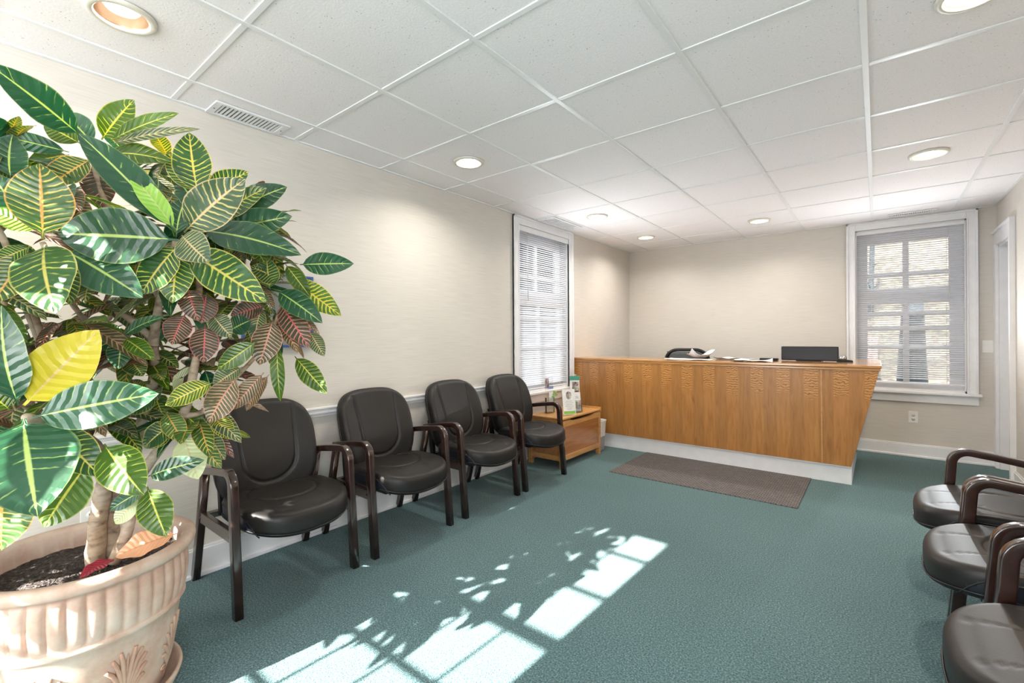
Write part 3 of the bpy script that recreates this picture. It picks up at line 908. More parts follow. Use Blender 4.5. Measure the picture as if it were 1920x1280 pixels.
# ------------------------------------------------------------------ reception desk
desk = empty('reception_desk', (0, 0, 0), label='long honey oak reception desk with slanted right end on a white base', cat='desk')
D0 = 4.50
m = M(); m.box(0.028, 2.578, 4.520, 4.56, 0, 0.150); m.box(2.54, 2.578, 4.56, 5.55, 0, 0.150)
m.box(0.028, 2.572, 4.505, 4.54, 0.140, 0.158)
m.build('base_plinth', MT['white'], desk, bevel=0.003)
def slab(x0b, x0t, x1b, x1t, y0b, y0t, th, z0, z1):
    m = M()
    m.hexa([(x0b, y0b, z0), (x1b, y0b, z0), (x1b, y0b + th, z0), (x0b, y0b + th, z0)], [(x0t, y0t, z1), (x1t, y0t, z1), (x1t, y0t + th, z1), (x0t, y0t + th, z1)])
    return m
slab(0.001, 0.001, 2.574, 2.758, 4.500, 4.462, 0.02, 0.152, 0.955).build('front_panel', MT['oak'], desk)
m = M()
m.hexa([(2.556, 4.522, 0.152), (2.576, 4.522, 0.152), (2.576, 5.53, 0.152), (2.556, 5.53, 0.152)], [(2.740, 4.484, 0.955), (2.760, 4.484, 0.955), (2.760, 5.53, 0.955), (2.740, 5.53, 0.955)])
m.build('side_panel', MT['oak'], desk)
# vertical seam strip
m = M(); m.hexa([(2.374, 4.498, 0.152), (2.384, 4.498, 0.152), (2.384, 4.51, 0.152), (2.374, 4.51, 0.152)], [(2.374, 4.4605, 0.955), (2.384, 4.4605, 0.955), (2.384, 4.472, 0.955), (2.374, 4.472, 0.955)])
m.build('seam_strip', MT['pine_x'], desk)
# rounded nose counter top, L-shaped
m = M()
m.box(0.001, 2.772, 4.448, 5.02, 0.958, 0.984)
m.box(2.30, 2.772, 5.02, 5.54, 0.958, 0.984)
m.build('countertop', MT['oak_top'], desk, bevel=0.009, seg=4)
boxo('top_moulding', MT['oak_edge'], desk, 0.001, 2.764, 4.455, 4.472, 0.940, 0.958, bevel=0.003)
m = M(); m.box(0.03, 2.55, 4.56, 5.00, 0.70, 0.73); m.build('work_surface', MT['oak_edge'], desk)

# entrance mat
m = M(); m.box(-0.727, 0.727, -0.43, 0.43, 0, 0.007)
o = m.build('entrance_mat', MT['mat'], bevel=0.002); o.location = (1.573, 4.083, 0.0005); o.rotation_euler[2] = 0.0
tag(o, 'dark grey-brown ribbed floor mat lying along the front of the desk', 'mat')

# things on the desk
def sheet(name, w, h, loc, rz, mat, wave, seed, label, cat, group):
    rr = random.Random(seed); m = M(); n = 12
    ph = [rr.uniform(0, 6) for _ in range(4)]
    for side in (0, 1):
        for i in range(n + 1):
            for j in range(n + 1):
                x = (i / n - 0.5) * w; y = (j / n - 0.5) * h
                z = wave * (0.5 + 0.5 * math.sin(x * 22 + ph[0] + y * 6)) * (abs(i / n - 0.5) * 2) ** 1.5 + 0.4 * wave * (0.5 + 0.5 * math.sin(y * 30 + ph[1] + x * 9)) * (abs(j / n - 0.5) * 2)
                m.v.append((x, y, z + side * 0.0012))
    N = (n + 1) ** 2
    for s in (0, 1):
        for i in range(n):
            for j in range(n):
                a = s * N + i * (n + 1) + j
                f = [a, a + n + 1, a + n + 2, a + 1]
                m.f.append(f if s else f[::-1]); m.sm.append(True)
    o = m.build(name, mat); o.location = loc; o.rotation_euler[2] = rz
    return tag(o, label, cat, group)
PG = 'loose papers on the counter'
sheet('paper_sheet', 0.42, 0.28, (1.26, 4.60, 0.985), 0.1, MT['paper'], 0.010, 1, 'flat white sheet of paper furthest left on the desk top', 'paper', PG)
sheet('paper_sheet', 0.24, 0.30, (1.30, 4.88, 0.9975), 0.5, MT['paper_grey'], 0.085, 2, 'grey curled newspaper page sticking up beside the office chair', 'paper', PG)
sheet('paper_sheet', 0.30, 0.26, (1.61, 4.88, 0.986), -0.2, MT['paper_grey'], 0.045, 4, 'creased grey printed page in the middle of the papers', 'paper', PG)
sheet('paper_sheet', 0.32, 0.28, (1.84, 4.60, 0.986), 0.15, MT['paper'], 0.032, 7, 'rumpled white paper sheet furthest right on the desk top', 'paper', PG)

mon = empty('desktop_monitor', (2.25, 4.93, 0.985), -0.03, 'black glossy monitor seen from behind on the right of the desk', 'monitor')
MONZ = 0.135
m = M(); m.box(-0.225, 0.225, -0.02, 0.03, 0.004, MONZ); m.build('screen_housing', MT['black'], mon, bevel=0.008, seg=3)
m = M(); m.box(-0.15, 0.02, -0.0225, -0.0195, MONZ - 0.03, MONZ - 0.026); m.build('vent_slot', MT['dark'], mon)
m = M(); m.box(-0.10, 0.10, -0.05, 0.10, 0, 0.008); m.build('stand_base', MT['black'], mon, bevel=0.003)
o = boxo('card_reader', MT['black'], None, -0.075, 0.075, -0.04, 0.04, 0, 0.022, bevel=0.004); o.location = (1.93, 4.86, 0.985)
tag(o, 'slim black device lying left of the monitor on the desk', 'device')
tp = empty('tape_dispenser', (2.52, 4.86, 0.985), 0.2, 'small black tape dispenser right of the monitor', 'tape dispenser')
m = M(); m.hexa([(-0.06, -0.022, 0), (0.06, -0.022, 0), (0.06, 0.022, 0), (-0.06, 0.022, 0)], [(-0.045, -0.016, 0.03), (0.055, -0.016, 0.018), (0.055, 0.016, 0.018), (-0.045, 0.016, 0.03)]); m.build('body', MT['black'], tp, bevel=0.004)
m = M(); m.cyl((-0.01, -0.010, 0.036), 0.026, 0.02, 24, 'y'); m.build('tape_roll', MT['chrome'], tp)

# office chair behind the desk
oc = empty('office_chair', (1.03, 5.44, 0), PI + 0.12, 'black office chair whose rounded back shows behind the desk', 'chair')
def rr_ring(w, h, r, n=8):
    return rsec(w, h, r, n)
m = M()
pts = [(x, 0.28 + 0.03 * (z / 0.25) , 0.84 + z) for x, z in rsec(0.47, 0.46, 0.14, 8)]
m.sweep(pts, rsec(0.035, 0.04, 0.014), up=(0, 1, 0), closed=True); m.build('back_frame', MT['black'], oc)
m = M()
for i in range(13):
    for j in range(13):
        x = (i / 12 - .5) * 0.43; z = (j / 12 - .5) * 0.42
        m.v.append((x, 0.275 + 0.03 * (z / 0.25) + 0.02 * (1 - (x / 0.22) ** 2), 0.84 + z))
m.f = [[i * 13 + j, (i + 1) * 13 + j, (i + 1) * 13 + j + 1, i * 13 + j + 1] for i in range(12) for j in range(12)]; m.sm = [True] * 144
MT['mesh'] = plain('grey_mesh_cloth', (0.10, 0.11, 0.115), 0.8, nscale=300, namt=0.5)
q = m.build('back_mesh', MT['mesh'], oc); sd = q.modifiers.new('s', 'SOLIDIFY'); sd.thickness = 0.006
m = M(); m.box(-0.24, 0.24, -0.18, 0.24, 0.45, 0.52); m.build('seat', MT['black'], oc, bevel=0.03, seg=4)
m = M(); m.tube([(0, 0.10, 0.45), (0, 0.24, 0.45), (0, 0.32, 0.6), (0, 0.30, 0.8)], 0.02, 10); m.build('back_support', MT['black'], oc)
m = M(); m.cyl((0, 0, 0.1), 0.025, 0.36, 16); m.build('gas_column', MT['chrome'], oc)
for k in range(5):
    a = 2 * PI * k / 5 + 0.3
    m = M(); m.tube([(0, 0, 0.12), (0.27 * math.cos(a), 0.27 * math.sin(a), 0.075)], [0.026, 0.016], 8); lg = m.build('base_leg', MT['black'], oc)
    m = M(); m.cyl((0.27 * math.cos(a) - 0.012, 0.27 * math.sin(a), 0.03), 0.03, 0.024, 16, 'x'); m.build('caster', MT['black'], lg)

# ------------------------------------------------------------------ toy chest used as a side table
ch = empty('wooden_chest', (0.08, 3.462, 0), label='honey pine storage chest between the last chair and the desk', cat='chest')
CL, CW, CH_ = 0.735, 0.40, 0.47    # along y, depth x, height
for px_ in (0, CW - 0.045):
    for py_ in (0, CL - 0.035):
        boxo('leg_post', MT['pine_x'], ch, px_, px_ + 0.045, py_, py_ + 0.035, 0, 0.44, bevel=0.003)
boxo('front_panel', MT['pine_p'], ch, CW - 0.022, CW - 0.010, 0.035, CL - 0.035, 0.115, 0.385)
boxo('back_panel', MT['pine_p'], ch, 0.010, 0.022, 0.035, CL - 0.035, 0.07, 0.44)
# front rails; the upper one has a hand slot
m = M(); m.box(CW - 0.032, CW - 0.004, 0.035, CL - 0.035, 0.07, 0.117); m.build('bottom_rail', MT['pine_x'], ch, bevel=0.002)
m = M(); n = 20
tops = [0.44 - 0.017 * max(0, 1 - ((k / n - 0.5) / 0.34) ** 6) for k in range(n + 1)]
vs = []
for k in range(n + 1):
    y = 0.035 + (CL - 0.07) * k / n
    vs += [(CW - 0.032, y, 0.385), (CW - 0.004, y, 0.385), (CW - 0.004, y, tops[k]), (CW - 0.032, y, tops[k])]
fs = [(0, 1, 2, 3), (4*n+3, 4*n+2, 4*n+1, 4*n)]
for k in range(n):
    for e in range(4): fs.append((4*k + e, 4*k+4 + e, 4*k+4 + (e + 1) % 4, 4*k + (e + 1) % 4))
m.add(vs, fs); m.build('top_rail', MT['pine_x'], ch, recalc=True)
for y0, nm in ((0.006, 'side_panel'), (CL - 0.028, 'side_panel')):
    sp = boxo(nm, MT['pine_p'], ch, 0.045, CW - 0.045, y0, y0 + 0.022, 0.11, 0.37)
    boxo('side_rail', MT['pine_x'], ch, 0.045, CW - 0.045, y0 - 0.002, y0 + 0.024, 0.065, 0.112, bevel=0.002)
    sr = boxo('side_rail', MT['pine_x'], ch, 0.045, CW - 0.045, y0 - 0.004, y0 + 0.026, 0.36, 0.445, bevel=0.003)
    hs_ = M(); hs_.sweep([(0.135, 0, 0), (0.265, 0, 0)], [(a, b) for a, b in rsec(0.002, 0.024, 0.0009, 2)]); hs_.v = [(x, y0 - 0.0045 if y0 < 0.3 else y0 + 0.0265, 0.418 + z) for x, y, z in hs_.v]
    hm = M(); hm.box(0.13, 0.27, (y0 - 0.0052) if y0 < .3 else (y0 + 0.0255), (y0 - 0.0038) if y0 < .3 else (y0 + 0.0272), 0.405, 0.428)
    hm.build('hand_hole', MT['pine_p'], sr)
m = M(); m.box(0.0, CW - 0.002, -0.002, CL + 0.002, 0.448, 0.466); m.build('lid', MT['pine_x'], ch, bevel=0.004)
m = M(); m.box(-0.002, 0.4, CL + 0.0, CL + 0.014, 0.44, 0.484); m.build('end_lip', MT['pine_x'], ch, bevel=0.002)

LID = 0.4705
def facing(o, x, y, z, az, tilt=0):
    # stand o (built in local XZ facing -Y) so that it faces azimuth az
    o.location = (x, y, z); o.rotation_euler = (tilt, 0, az + PI/2)
MT['acryl'] = MT['glass']
def photo_mat():
    m, nt, b = newmat('printed_photo')
    v = nd(nt, 'ShaderNodeTexVoronoi'); v.inputs['Scale'].default_value = 45
    nt.links.new(coords(nt), v.inputs[0])
    c = ramp(nt, v.outputs['Color'], [(0.15, (0.12, 0.07, 0.06)), (0.35, (0.5, 0.36, 0.30)), (0.5, (0.6, 0.56, 0.55)), (0.65, (0.20, 0.30, 0.12)), (0.8, (0.35, 0.2, 0.35))])
    nt.links.new(c, b.inputs['Base Color']); b.inputs['Roughness'].default_value = 0.35
    return m
MT['photo'] = photo_mat()
# white sign card with an oval picture and a green foot
sg = empty('sign_card', label='white upright card with oval picture and green bottom stripe on the chest', cat='sign')
facing(sg, 0.425, 3.675, LID, -0.62)
T = Matrix.Rotation(-0.17, 4, 'X')
m = M(); m.box(-0.065, 0.065, -0.002, 0.002, 0.0, 0.245); m.tf(T); m.build('card', MT['paper'], sg)
m = M(); m.box(-0.060, 0.060, -0.0032, -0.0021, 0.006, 0.035); m.tf(T); m.build('green_stripe', MT['green'], sg)
m = M(); m.lathe([(0.0, 0), (1, 0)], k=32, smooth=False); m.v = [(x * 0.028, -0.003, y * 0.040 + 0.185) for x, y, z in m.v]; m.tf(T); m.build('oval_picture', MT['photo'], sg)
m = M()
for k, (w, z) in enumerate(((0.03, 0.128), (0.042, 0.112), (0.036, 0.096), (0.044, 0.080), (0.030, 0.064), (0.026, 0.05))): m.box(-w, w, -0.0030, -0.0022, z, z + 0.003)
m.tf(T); m.build('printed_lines', MT['text'], sg)
m = M(); m.box(-0.02, 0.02, 0.04, 0.043, 0.0, 0.12); m.box(-0.02, 0.02, 0.003, 0.043, 0, 0.003); m.build('easel_back', MT['paper'], sg)

def holder(x, y, az, w, h, label, cards, tilt=-0.15):
    t = empty('brochure_holder', label=label, cat='brochure holder', group=None)
    facing(t, x, y, LID, az)
    T = Matrix.Rotation(tilt, 4, 'X')
    m = M(); m.box(-w, w, 0.006, 0.008, 0, h); m.box(-w, w, -0.018, -0.016, 0.0, h * 0.42); m.box(-w, -w + 0.002, -0.018, 0.008, 0, h * 0.42); m.box(w - 0.002, w, -0.018, 0.008, 0, h * 0.42); m.box(-w, w, -0.018, 0.008, 0, 0.003)
    m.tf(T); m.build('clear_pocket', MT['glass'], t)
    m = M(); m.box(-w * 0.8, w * 0.8, 0.006, 0.06, 0, 0.003); m.build('foot', MT['glass'], t)
    for nm, mat, a, b, c, d, yy in cards:
        m = M(); m.box(a * w, b * w, yy, yy + 0.0015, c, d); m.tf(T); m.build(nm, mat, t)
holder(0.30, 3.985, -0.75, 0.055, 0.34, 'tall clear holder with a teal-topped pamphlet at the back of the chest', [('pamphlet', MT['paper'], -.92, .92, .01, .33, 0.002), ('teal_band', MT['teal'], -.95, .95, .30, .345, 0.000), ('printed_picture', MT['photo'], -.5, .8, .16, .285, 0.0005)], -0.05)
holder(0.40, 3.865, -0.55, 0.043, 0.21, 'small clear holder with a picture leaflet next to the white card', [('leaflet', MT['paper'], -.95, .95, .005, .195, -0.004), ('printed_picture', MT['photo'], -.9, .9, .03, .115, -0.0055), ('printed_lines', MT['text'], -.4, .4, .135, .14, -0.0055), ('printed_lines', MT['text'], -.4, .3, .15, .155, -0.0055)], -0.15)
holder(0.20, 3.66, -0.35, 0.05, 0.36, 'tall narrow clear holder with a blue-grey card and green flower leaflet near the chairs', [('blue_band', MT['bluecard'], -.3, .95, .235, .262, -0.006), ('leaflet', MT['paper'], -.1, .9, .03, .20, -0.004), ('printed_picture', MT['photo'], -.9, .0, .24, .34, 0.000)], -0.03)
lf = M(); rr = random.Random(5)
for k in range(14):
    a = rr.uniform(0, 2 * PI); r = rr.uniform(0.0, 0.022); c = (r * math.cos(a), rr.uniform(-0.010, 0.006), r * math.sin(a))
    lf.add([(c[0], c[1], c[2]), (c[0] + 0.012 * math.cos(a + .6), c[1] - 0.004, c[2] + 0.012 * math.sin(a + .6)), (c[0] + 0.022 * math.cos(a), c[1] - 0.002, c[2] + 0.022 * math.sin(a)), (c[0] + 0.012 * math.cos(a - .6), c[1] - 0.004, c[2] + 0.012 * math.sin(a - .6))], [(0, 1, 2, 3)])
cc = empty('green_clover_card', label='green clover-shaped cut-out standing in front of the tall narrow holder', cat='card'); facing(cc, 0.245, 3.66, LID, -0.35)
lf.tf(Matrix.Translation((0, -0.01, 0.185))); q = lf.build('clover', MT['green'], cc); sd = q.modifiers.new('s', 'SOLIDIFY'); sd.thickness = 0.0015
m = M(); m.tube([(0, -0.01, 0.0), (0, -0.01, 0.18)], 0.002, 6); m.build('stem', MT['green'], cc)

# waste bin between the chest and the desk
wb = empty('waste_bin', (0.375, 4.305, 0), label='narrow grey waste bin with white liner between chest and desk', cat='waste bin')
m = M(); m.hexa([(-0.065, -0.075, 0), (0.065, -0.075, 0), (0.065, 0.075, 0), (-0.065, 0.075, 0)], [(-0.085, -0.095, 0.31), (0.085, -0.095, 0.31), (0.085, 0.095, 0.31), (-0.085, 0.095, 0.31)])
MT['greybin'] = plain('grey_bin_plastic', (0.30, 0.30, 0.33), 0.45); m.build('bin_body', MT['greybin'], wb, bevel=0.006)
MT['liner'] = plain('white_bin_liner', (0.72, 0.71, 0.70), 0.3, nscale=60, bstr=0.8)
m = M()
m.lathe([(0.082, 0.155), (0.088, 0.22), (0.091, 0.28), (0.097, 0.312), (0.101, 0.322), (0.096, 0.328), (0.080, 0.318), (0.072, 0.2)], k=64, mod=lambda i, a, r, z: 0.022 * abs(math.sin(2 * a)) ** 1.5 + 0.003 * math.sin(11 * a + z * 40)); m.build('liner', MT['liner'], wb); wb.scale = (0.85, 0.85, 1.0)

# ------------------------------------------------------------------ guest chairs
def cushion(outline, rings, prof_top, prof_bot, ztop, zbot, name, mat, parent, detail=None, xf=None):
    """closed cushion: outline(a) -> (x,y); top z = ztop(x,y), bottom z = zbot(x,y); edges rounded by profile lists (r, t) with t 1..0 from top to bottom"""
    N = len(outline)
    rr_ = [(r, 1.0) for r in rings] + prof_top
    m = M()
    cx = sum(p[0] for p in outline) / N; cy = sum(p[1] for p in outline) / N
    m.v.append(None)
    for r, t in rr_:
        for (ox, oy) in outline:
            x = cx + (ox - cx) * r; y = cy + (oy - cy) * r
            zt_, zb_ = ztop(x, y), zbot(x, y)
            z = zb_ + (zt_ - zb_) * t
            if detail and t > 0.8: z -= detail(x, y) * min(1, (t - 0.8) * 5)
            m.v.append((x, y, z))
    z = ztop(cx, cy) - (detail(cx, cy) if detail else 0)
    m.v[0] = (cx, cy, z)
    nr = len(rr_)
    for j in range(N): m.f.append([0, 1 + j, 1 + (j + 1) % N]); m.sm.append(True)
    for i in range(nr - 1):
        for j in range(N):
            m.f.append([1 + i * N + j, 1 + (i + 1) * N + j, 1 + (i + 1) * N + (j + 1) % N, 1 + i * N + (j + 1) % N]); m.sm.append(True)
    m.v.append((cx, cy, zbot(cx, cy)))
    for j in range(N): m.f.append([len(m.v) - 1, 1 + (nr - 1) * N + (j + 1) % N, 1 + (nr - 1) * N + j]); m.sm.append(True)
    if xf: m.v = [tuple(xf(*p)) for p in m.v]
    return m.build(name, mat, parent, recalc=True)

def sgn(v): return 1 if v >= 0 else -1
def make_chair(name, label, cat, group, leg_h=0):
    t = empty(name, label=label, cat=cat, group=group)
    # bent-wood side frames: front leg, arm rest, rear leg
    sec = rsec(0.034, 0.046, 0.008, 3)
    for s in (-1, 1):
        y = 0.285 * s
        cx_, cz_, r_ = 0.448, 0.556, 0.062
        pts = [(0.556, y, 0), (0.535, y, 0.25), (0.516, y, 0.47)]
        for k in range(13):
            a = math.radians(4 + 94 * k / 12)
            pts.append((cx_ + r_ * math.cos(a), y, cz_ + r_ * math.sin(a)))
        pts += [(0.36, y, 0.608), (0.27, y, 0.594), (0.20, y, 0.582), (0.150, y, 0.573)]
        def ysweep(pts, sec, s0, s1):
            # keep the section square to the side plane: a runs along y
            P = [Vector(p) for p in pts]; k = len(sec); mm = M(); vs = []
            for i, p in enumerate(P):
                tt = (P[min(i + 1, len(P) - 1)] - P[max(i - 1, 0)]).normalized()
                nn = Vector((0, 1, 0)).cross(tt).normalized()
                if i == 0: tt = Vector((0, 0, 1)); nn = Vector((1, 0, 0))
                sc = s0 + (s1 - s0) * i / (len(P) - 1)
                for a, b in sec: vs.append(p + Vector((0, a, 0)) + nn * b * sc)
            fs = [(i * k + j, i * k + (j + 1) % k, (i + 1) * k + (j + 1) % k, (i + 1) * k + j) for i in range(len(P) - 1) for j in range(k)]
            fs += [tuple(range(k))[::-1], tuple((len(P) - 1) * k + j for j in range(k))]
            mm.add(vs, fs, True); return mm
        i1 = 9
        full = ysweep(pts, rsec(0.036, 0.040, 0.006, 3), 1.08, 0.82)
        full.build('arm_and_front_leg', MT['frame'], t, recalc=True)
        ysweep([(0.024, y, 0), (0.09, y, 0.25), (0.171, y, 0.582)], rsec(0.034, 0.042, 0.006, 3), 1, 0.95).build('rear_leg', MT['frame'], t, recalc=True)
        m = M(); m.box(0.105, 0.528, y - 0.012, y + 0.012, 0.315, 0.368); rl = m.build('side_rail', MT['frame'], t, bevel=0.003)
        for bx_ in (0.135, 0.50):
            m = M(); m.cyl((bx_, y + s * 0.0125 - 0.0015, 0.342), 0.006, 0.003, 12, 'y'); m.build('bolt', MT['bolt'], rl)
    # seat
    N = 88; ol = []
    for k in range(N):
        a = 2 * PI * k / N; c, s_ = math.cos(a), math.sin(a)
        ex = 0.72 if c > 0 else 0.45
        x = sgn(c) * abs(c) ** ex; y = sgn(s_) * abs(s_) ** (0.56 if c > 0 else 0.4)
        w = 0.262 * (1 - 0.05 * (1 - x) / 2)
        bul = 0.024 * (1 - y * y) if x > 0 else 0
        ol.append((0.415 + 0.235 * x + bul * max(0, x), y * w))
    ol_seat = list(ol)
    def zt(x, y):
        z = 0.442 + 0.012 * max(0, 1 - ((x - 0.38) / 0.24) ** 2 - (y / 0.3) ** 2 * 0.6)
        if x > 0.50: z -= 0.030 * ((x - 0.50) / 0.19) ** 2
        z += 0.010 * (y / 0.26) ** 2
        return z
    def zb(x, y): return 0.340 - (0.028 * max(0, (x - 0.48) / 0.2) * (1 - (y / 0.30) ** 2)) + 0.012 * (y/0.26)**2
    def sdet(x, y):
        d = 0
        q = math.hypot((x - 0.36) / 0.145, y / 0.165)
        d += 0.010 * math.exp(-((q - 1) * 0.15 / 0.0065) ** 2)
        if q < 1: d += 0.004 * (1 - q) 
        for e in (-1, 1):
            if x > 0.44: d += 0.0035 * math.exp(-((y - e * (0.085 + (x - 0.44) * 0.12)) / 0.004) ** 2)
            d += 0.004 * math.exp(-((abs(y) - 0.225) / 0.004) ** 2) * (1 if x < 0.5 else 0) * 0.5
        return d
    st = cushion(ol, [0.1 * k for k in range(1, 4)] + [0.3 + 0.025 * k for k in range(1, 25)], [(0.935, 0.992), (0.965, 0.95), (0.985, 0.87), (0.998, 0.74), (1.0, 0.6), (0.998, 0.4), (0.99, 0.2), (0.975, 0.06), (0.94, 0.0)], None, zt, zb, 'seat', MT['leather'], t, sdet)
    # piping around the lower side of the seat
    m = M(); m.tube([(x * 1.0, y * 1.004, zb(x, y) + 0.018) for x, y in ol], 0.0032, 6, closed=True); m.build('piping', MT['pipe'], st)
    # side boxing panels, carpet's blue reflection painted in, with their own piping
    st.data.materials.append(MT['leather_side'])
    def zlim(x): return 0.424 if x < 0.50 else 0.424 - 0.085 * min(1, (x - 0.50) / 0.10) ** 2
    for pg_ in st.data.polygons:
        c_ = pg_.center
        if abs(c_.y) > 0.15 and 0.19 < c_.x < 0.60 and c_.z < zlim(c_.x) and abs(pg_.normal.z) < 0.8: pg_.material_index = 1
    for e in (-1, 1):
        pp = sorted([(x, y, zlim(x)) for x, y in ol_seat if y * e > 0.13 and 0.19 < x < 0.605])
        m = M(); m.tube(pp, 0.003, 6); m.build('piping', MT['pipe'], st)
    m = M()
    m.box(0.18, 0.54, -0.20, 0.20, 0.325, 0.352); m.build('seat_board', MT['black'], t)
    # backrest; local (p across, q up), thickness towards +x
    N = 96; ol = []
    for k in range(N):
        a = 2 * PI * k / N; c, s_ = math.cos(a), math.sin(a)
        p = sgn(c) * abs(c) ** 0.52; q = sgn(s_) * abs(s_) ** 0.52
        w = 0.258 + 0.006 * q - 0.010 * q * q
        ol.append((p * w, 0.625 + q * 0.245 + 0.012 * (1 - p * p) * (1 if q > 0 else -1)))
    def bz(p, q): return 0.046 + 0.014 * math.exp(-((q - 0.55) / 0.16) ** 2) + 0.034 * (p / 0.26) ** 2
    def bb(p, q): return -0.030 + 0.022 * (p / 0.26) ** 2
    def bdet(p, q):
        ap = abs(p)
        if q > 0.585: g = (ap - (0.135 + 0.02 * (q - 0.585) / 0.3)) * 1.0
        else:
            rr2 = math.hypot(p / 0.135, (q - 0.585) / 0.125)
            g = (rr2 - 1) * 0.128
        d = 0.012 * math.exp(-(g / 0.0055) ** 2)
        if g > 0: d -= 0.004 * (1 - math.exp(-g / 0.03))
        if q < 0.44: d += 0.0025 * math.exp(-((ap - 0.09 - (0.44 - q) * 0.4) / 0.004) ** 2)
        return d
    def bxf(p, q, z):
        lean = 0.185 - 0.235 * (q - 0.37) + 0.02 * math.sin((q - 0.37) / 0.5 * PI)
        return (lean + z, p, q + 0.12 * z)
    bo = cushion(ol, [0.08 * k for k in range(1, 3)] + [0.16 + 0.025 * k for k in range(1, 30)], [(0.925, 0.985), (0.955, 0.93), (0.98, 0.84), (0.996, 0.72), (1.0, 0.6), (1.0, 0.35), (0.985, 0.1), (0.95, 0.0)], None, bz, bb, 'backrest', MT['leather'], t, bdet, bxf)
    m = M(); m.tube([bxf(p, q, 0.022) for p, q in ol], 0.0032, 6, closed=True, up=(1, 0, 0)); m.build('piping', MT['pipe'], bo)
    for s in (-1, 1):
        m = M(); m.box(0.085, 0.115, 0.20 * s - 0.014, 0.20 * s + 0.014, 0.33, 0.60)
        m.v = [(x + 0.04 - (z - 0.33) * 0.12, y, z) for x, y, z in m.v]; m.build('back_bracket', MT['black'], t)
    m = M(); m.box(0.10, 0.14, -0.27, 0.27, 0.325, 0.352); m.build('cross_bar', MT['frame'], t, bevel=0.003)
    return t
GL, GR = 'guest chairs in a row against the left wall', 'guest chairs along the right wall'
c0 = make_chair('guest_chair', 'black leather guest chair nearest the camera on the left, next to the plant pot', 'chair', GL)
spots = [((0.006, 0.975, 0), 0.0, None, GL),
 ((0.006, 1.672, 0), 0.0, 'black leather guest chair second from the plant, on the left wall', GL),
 ((0.006, 2.385, 0), 0.0, 'black leather guest chair third from the plant, on the left wall', GL),
 ((0.006, 3.062, 0), 0.0, 'black leather guest chair beside the wooden chest under the left window', GL),
 ((XR - 0.055, 2.885, 0), PI, 'black leather guest chair furthest from the camera on the right wall', GR),
 ((XR - 0.055, 2.262, 0), PI, 'middle black leather guest chair of the three on the right wall', GR),
 ((XR - 0.055, 1.55, 0), PI, 'black leather guest chair in the bottom right corner of the picture', GR)]
for i, (loc, rz, lab, grp) in enumerate(spots):
    o = c0 if i == 0 else copy_tree(c0)
    o.location = loc; o.rotation_euler = (0, 0, rz)
    if lab: o['label'] = lab
    o['group'] = grp
# ------------------------------------------------------------------ potted croton
PC = Vector((0.69, 0.184, 0))
pl = empty('potted_croton', PC, label='large potted croton plant with yellow-veined leaves in a pale terracotta pot', cat='plant')
PO = M()
NF = 40
def flute(i, a, r, z):
    if 0.315 < z < 0.470:
        e = min(1, (z - 0.315) / 0.02, (0.470 - z) / 0.02)
        # gadroons lean a little, rounded with narrow grooves
        return -0.010 * e * (1 - abs(math.sin(a * NF / 2))) ** 1.6 + 0.004 * e
    return 0
prof = [(0.0, 0.0), (0.198, 0.0), (0.203, 0.012), (0.212, 0.06), (0.224, 0.12), (0.236, 0.18), (0.247, 0.24), (0.255, 0.290), (0.263, 0.296), (0.268, 0.304), (0.264, 0.312)]
prof += [(0.262 + 0.006 * ((z - 0.315) / 0.155) + 0.008 * math.sin((z - 0.315) / 0.155 * PI), z) for z in [0.315 + 0.155 * k / 12 for k in range(13)]]
prof += [(0.277, 0.474), (0.291, 0.478), (0.297, 0.487), (0.299, 0.498), (0.296, 0.509), (0.288, 0.515), (0.274, 0.517), (0.262, 0.512), (0.256, 0.500), (0.254, 0.47), (0.252, 0.40), (0.0, 0.39)]
PO.lathe(prof, k=320, mod=flute)
PO.build('pot', MT['clay'], pl)
pot = [c for c in pl.children if c.name.startswith('pot')][0]
m = M(); m.lathe([(0.0, 0.0), (0.215, 0.0), (0.235, 0.010), (0.252, 0.045), (0.258, 0.062), (0.256, 0.070), (0.248, 0.070), (0.238, 0.050), (0.225, 0.018), (0.0, 0.016)], k=96)
m.build('saucer', MT['clay'], pl)
for v in (pot,): v.location = (0, 0, 0.017)
m = M(); rs = random.Random(2); k = 56; nr = 16
m.v.append((0, 0, 0.470))
for i in range(1, nr + 1):
    for j in range(k):
        a = 2 * PI * j / k; r = 0.2555 * i / nr
        m.v.append((r * math.cos(a), r * math.sin(a), 0.468 + rs.uniform(-0.004, 0.005) - 0.012 * (i / nr) ** 3))
for j in range(k): m.f.append([0, 1 + j, 1 + (j + 1) % k]); m.sm.append(True)
for i in range(nr - 1):
    for j in range(k): m.f.append([1 + i * k + j, 1 + (i + 1) * k + j, 1 + (i + 1) * k + (j + 1) % k, 1 + i * k + (j + 1) % k]); m.sm.append(True)
tag(m.build('soil', MT['soil'], pl), kind='stuff')

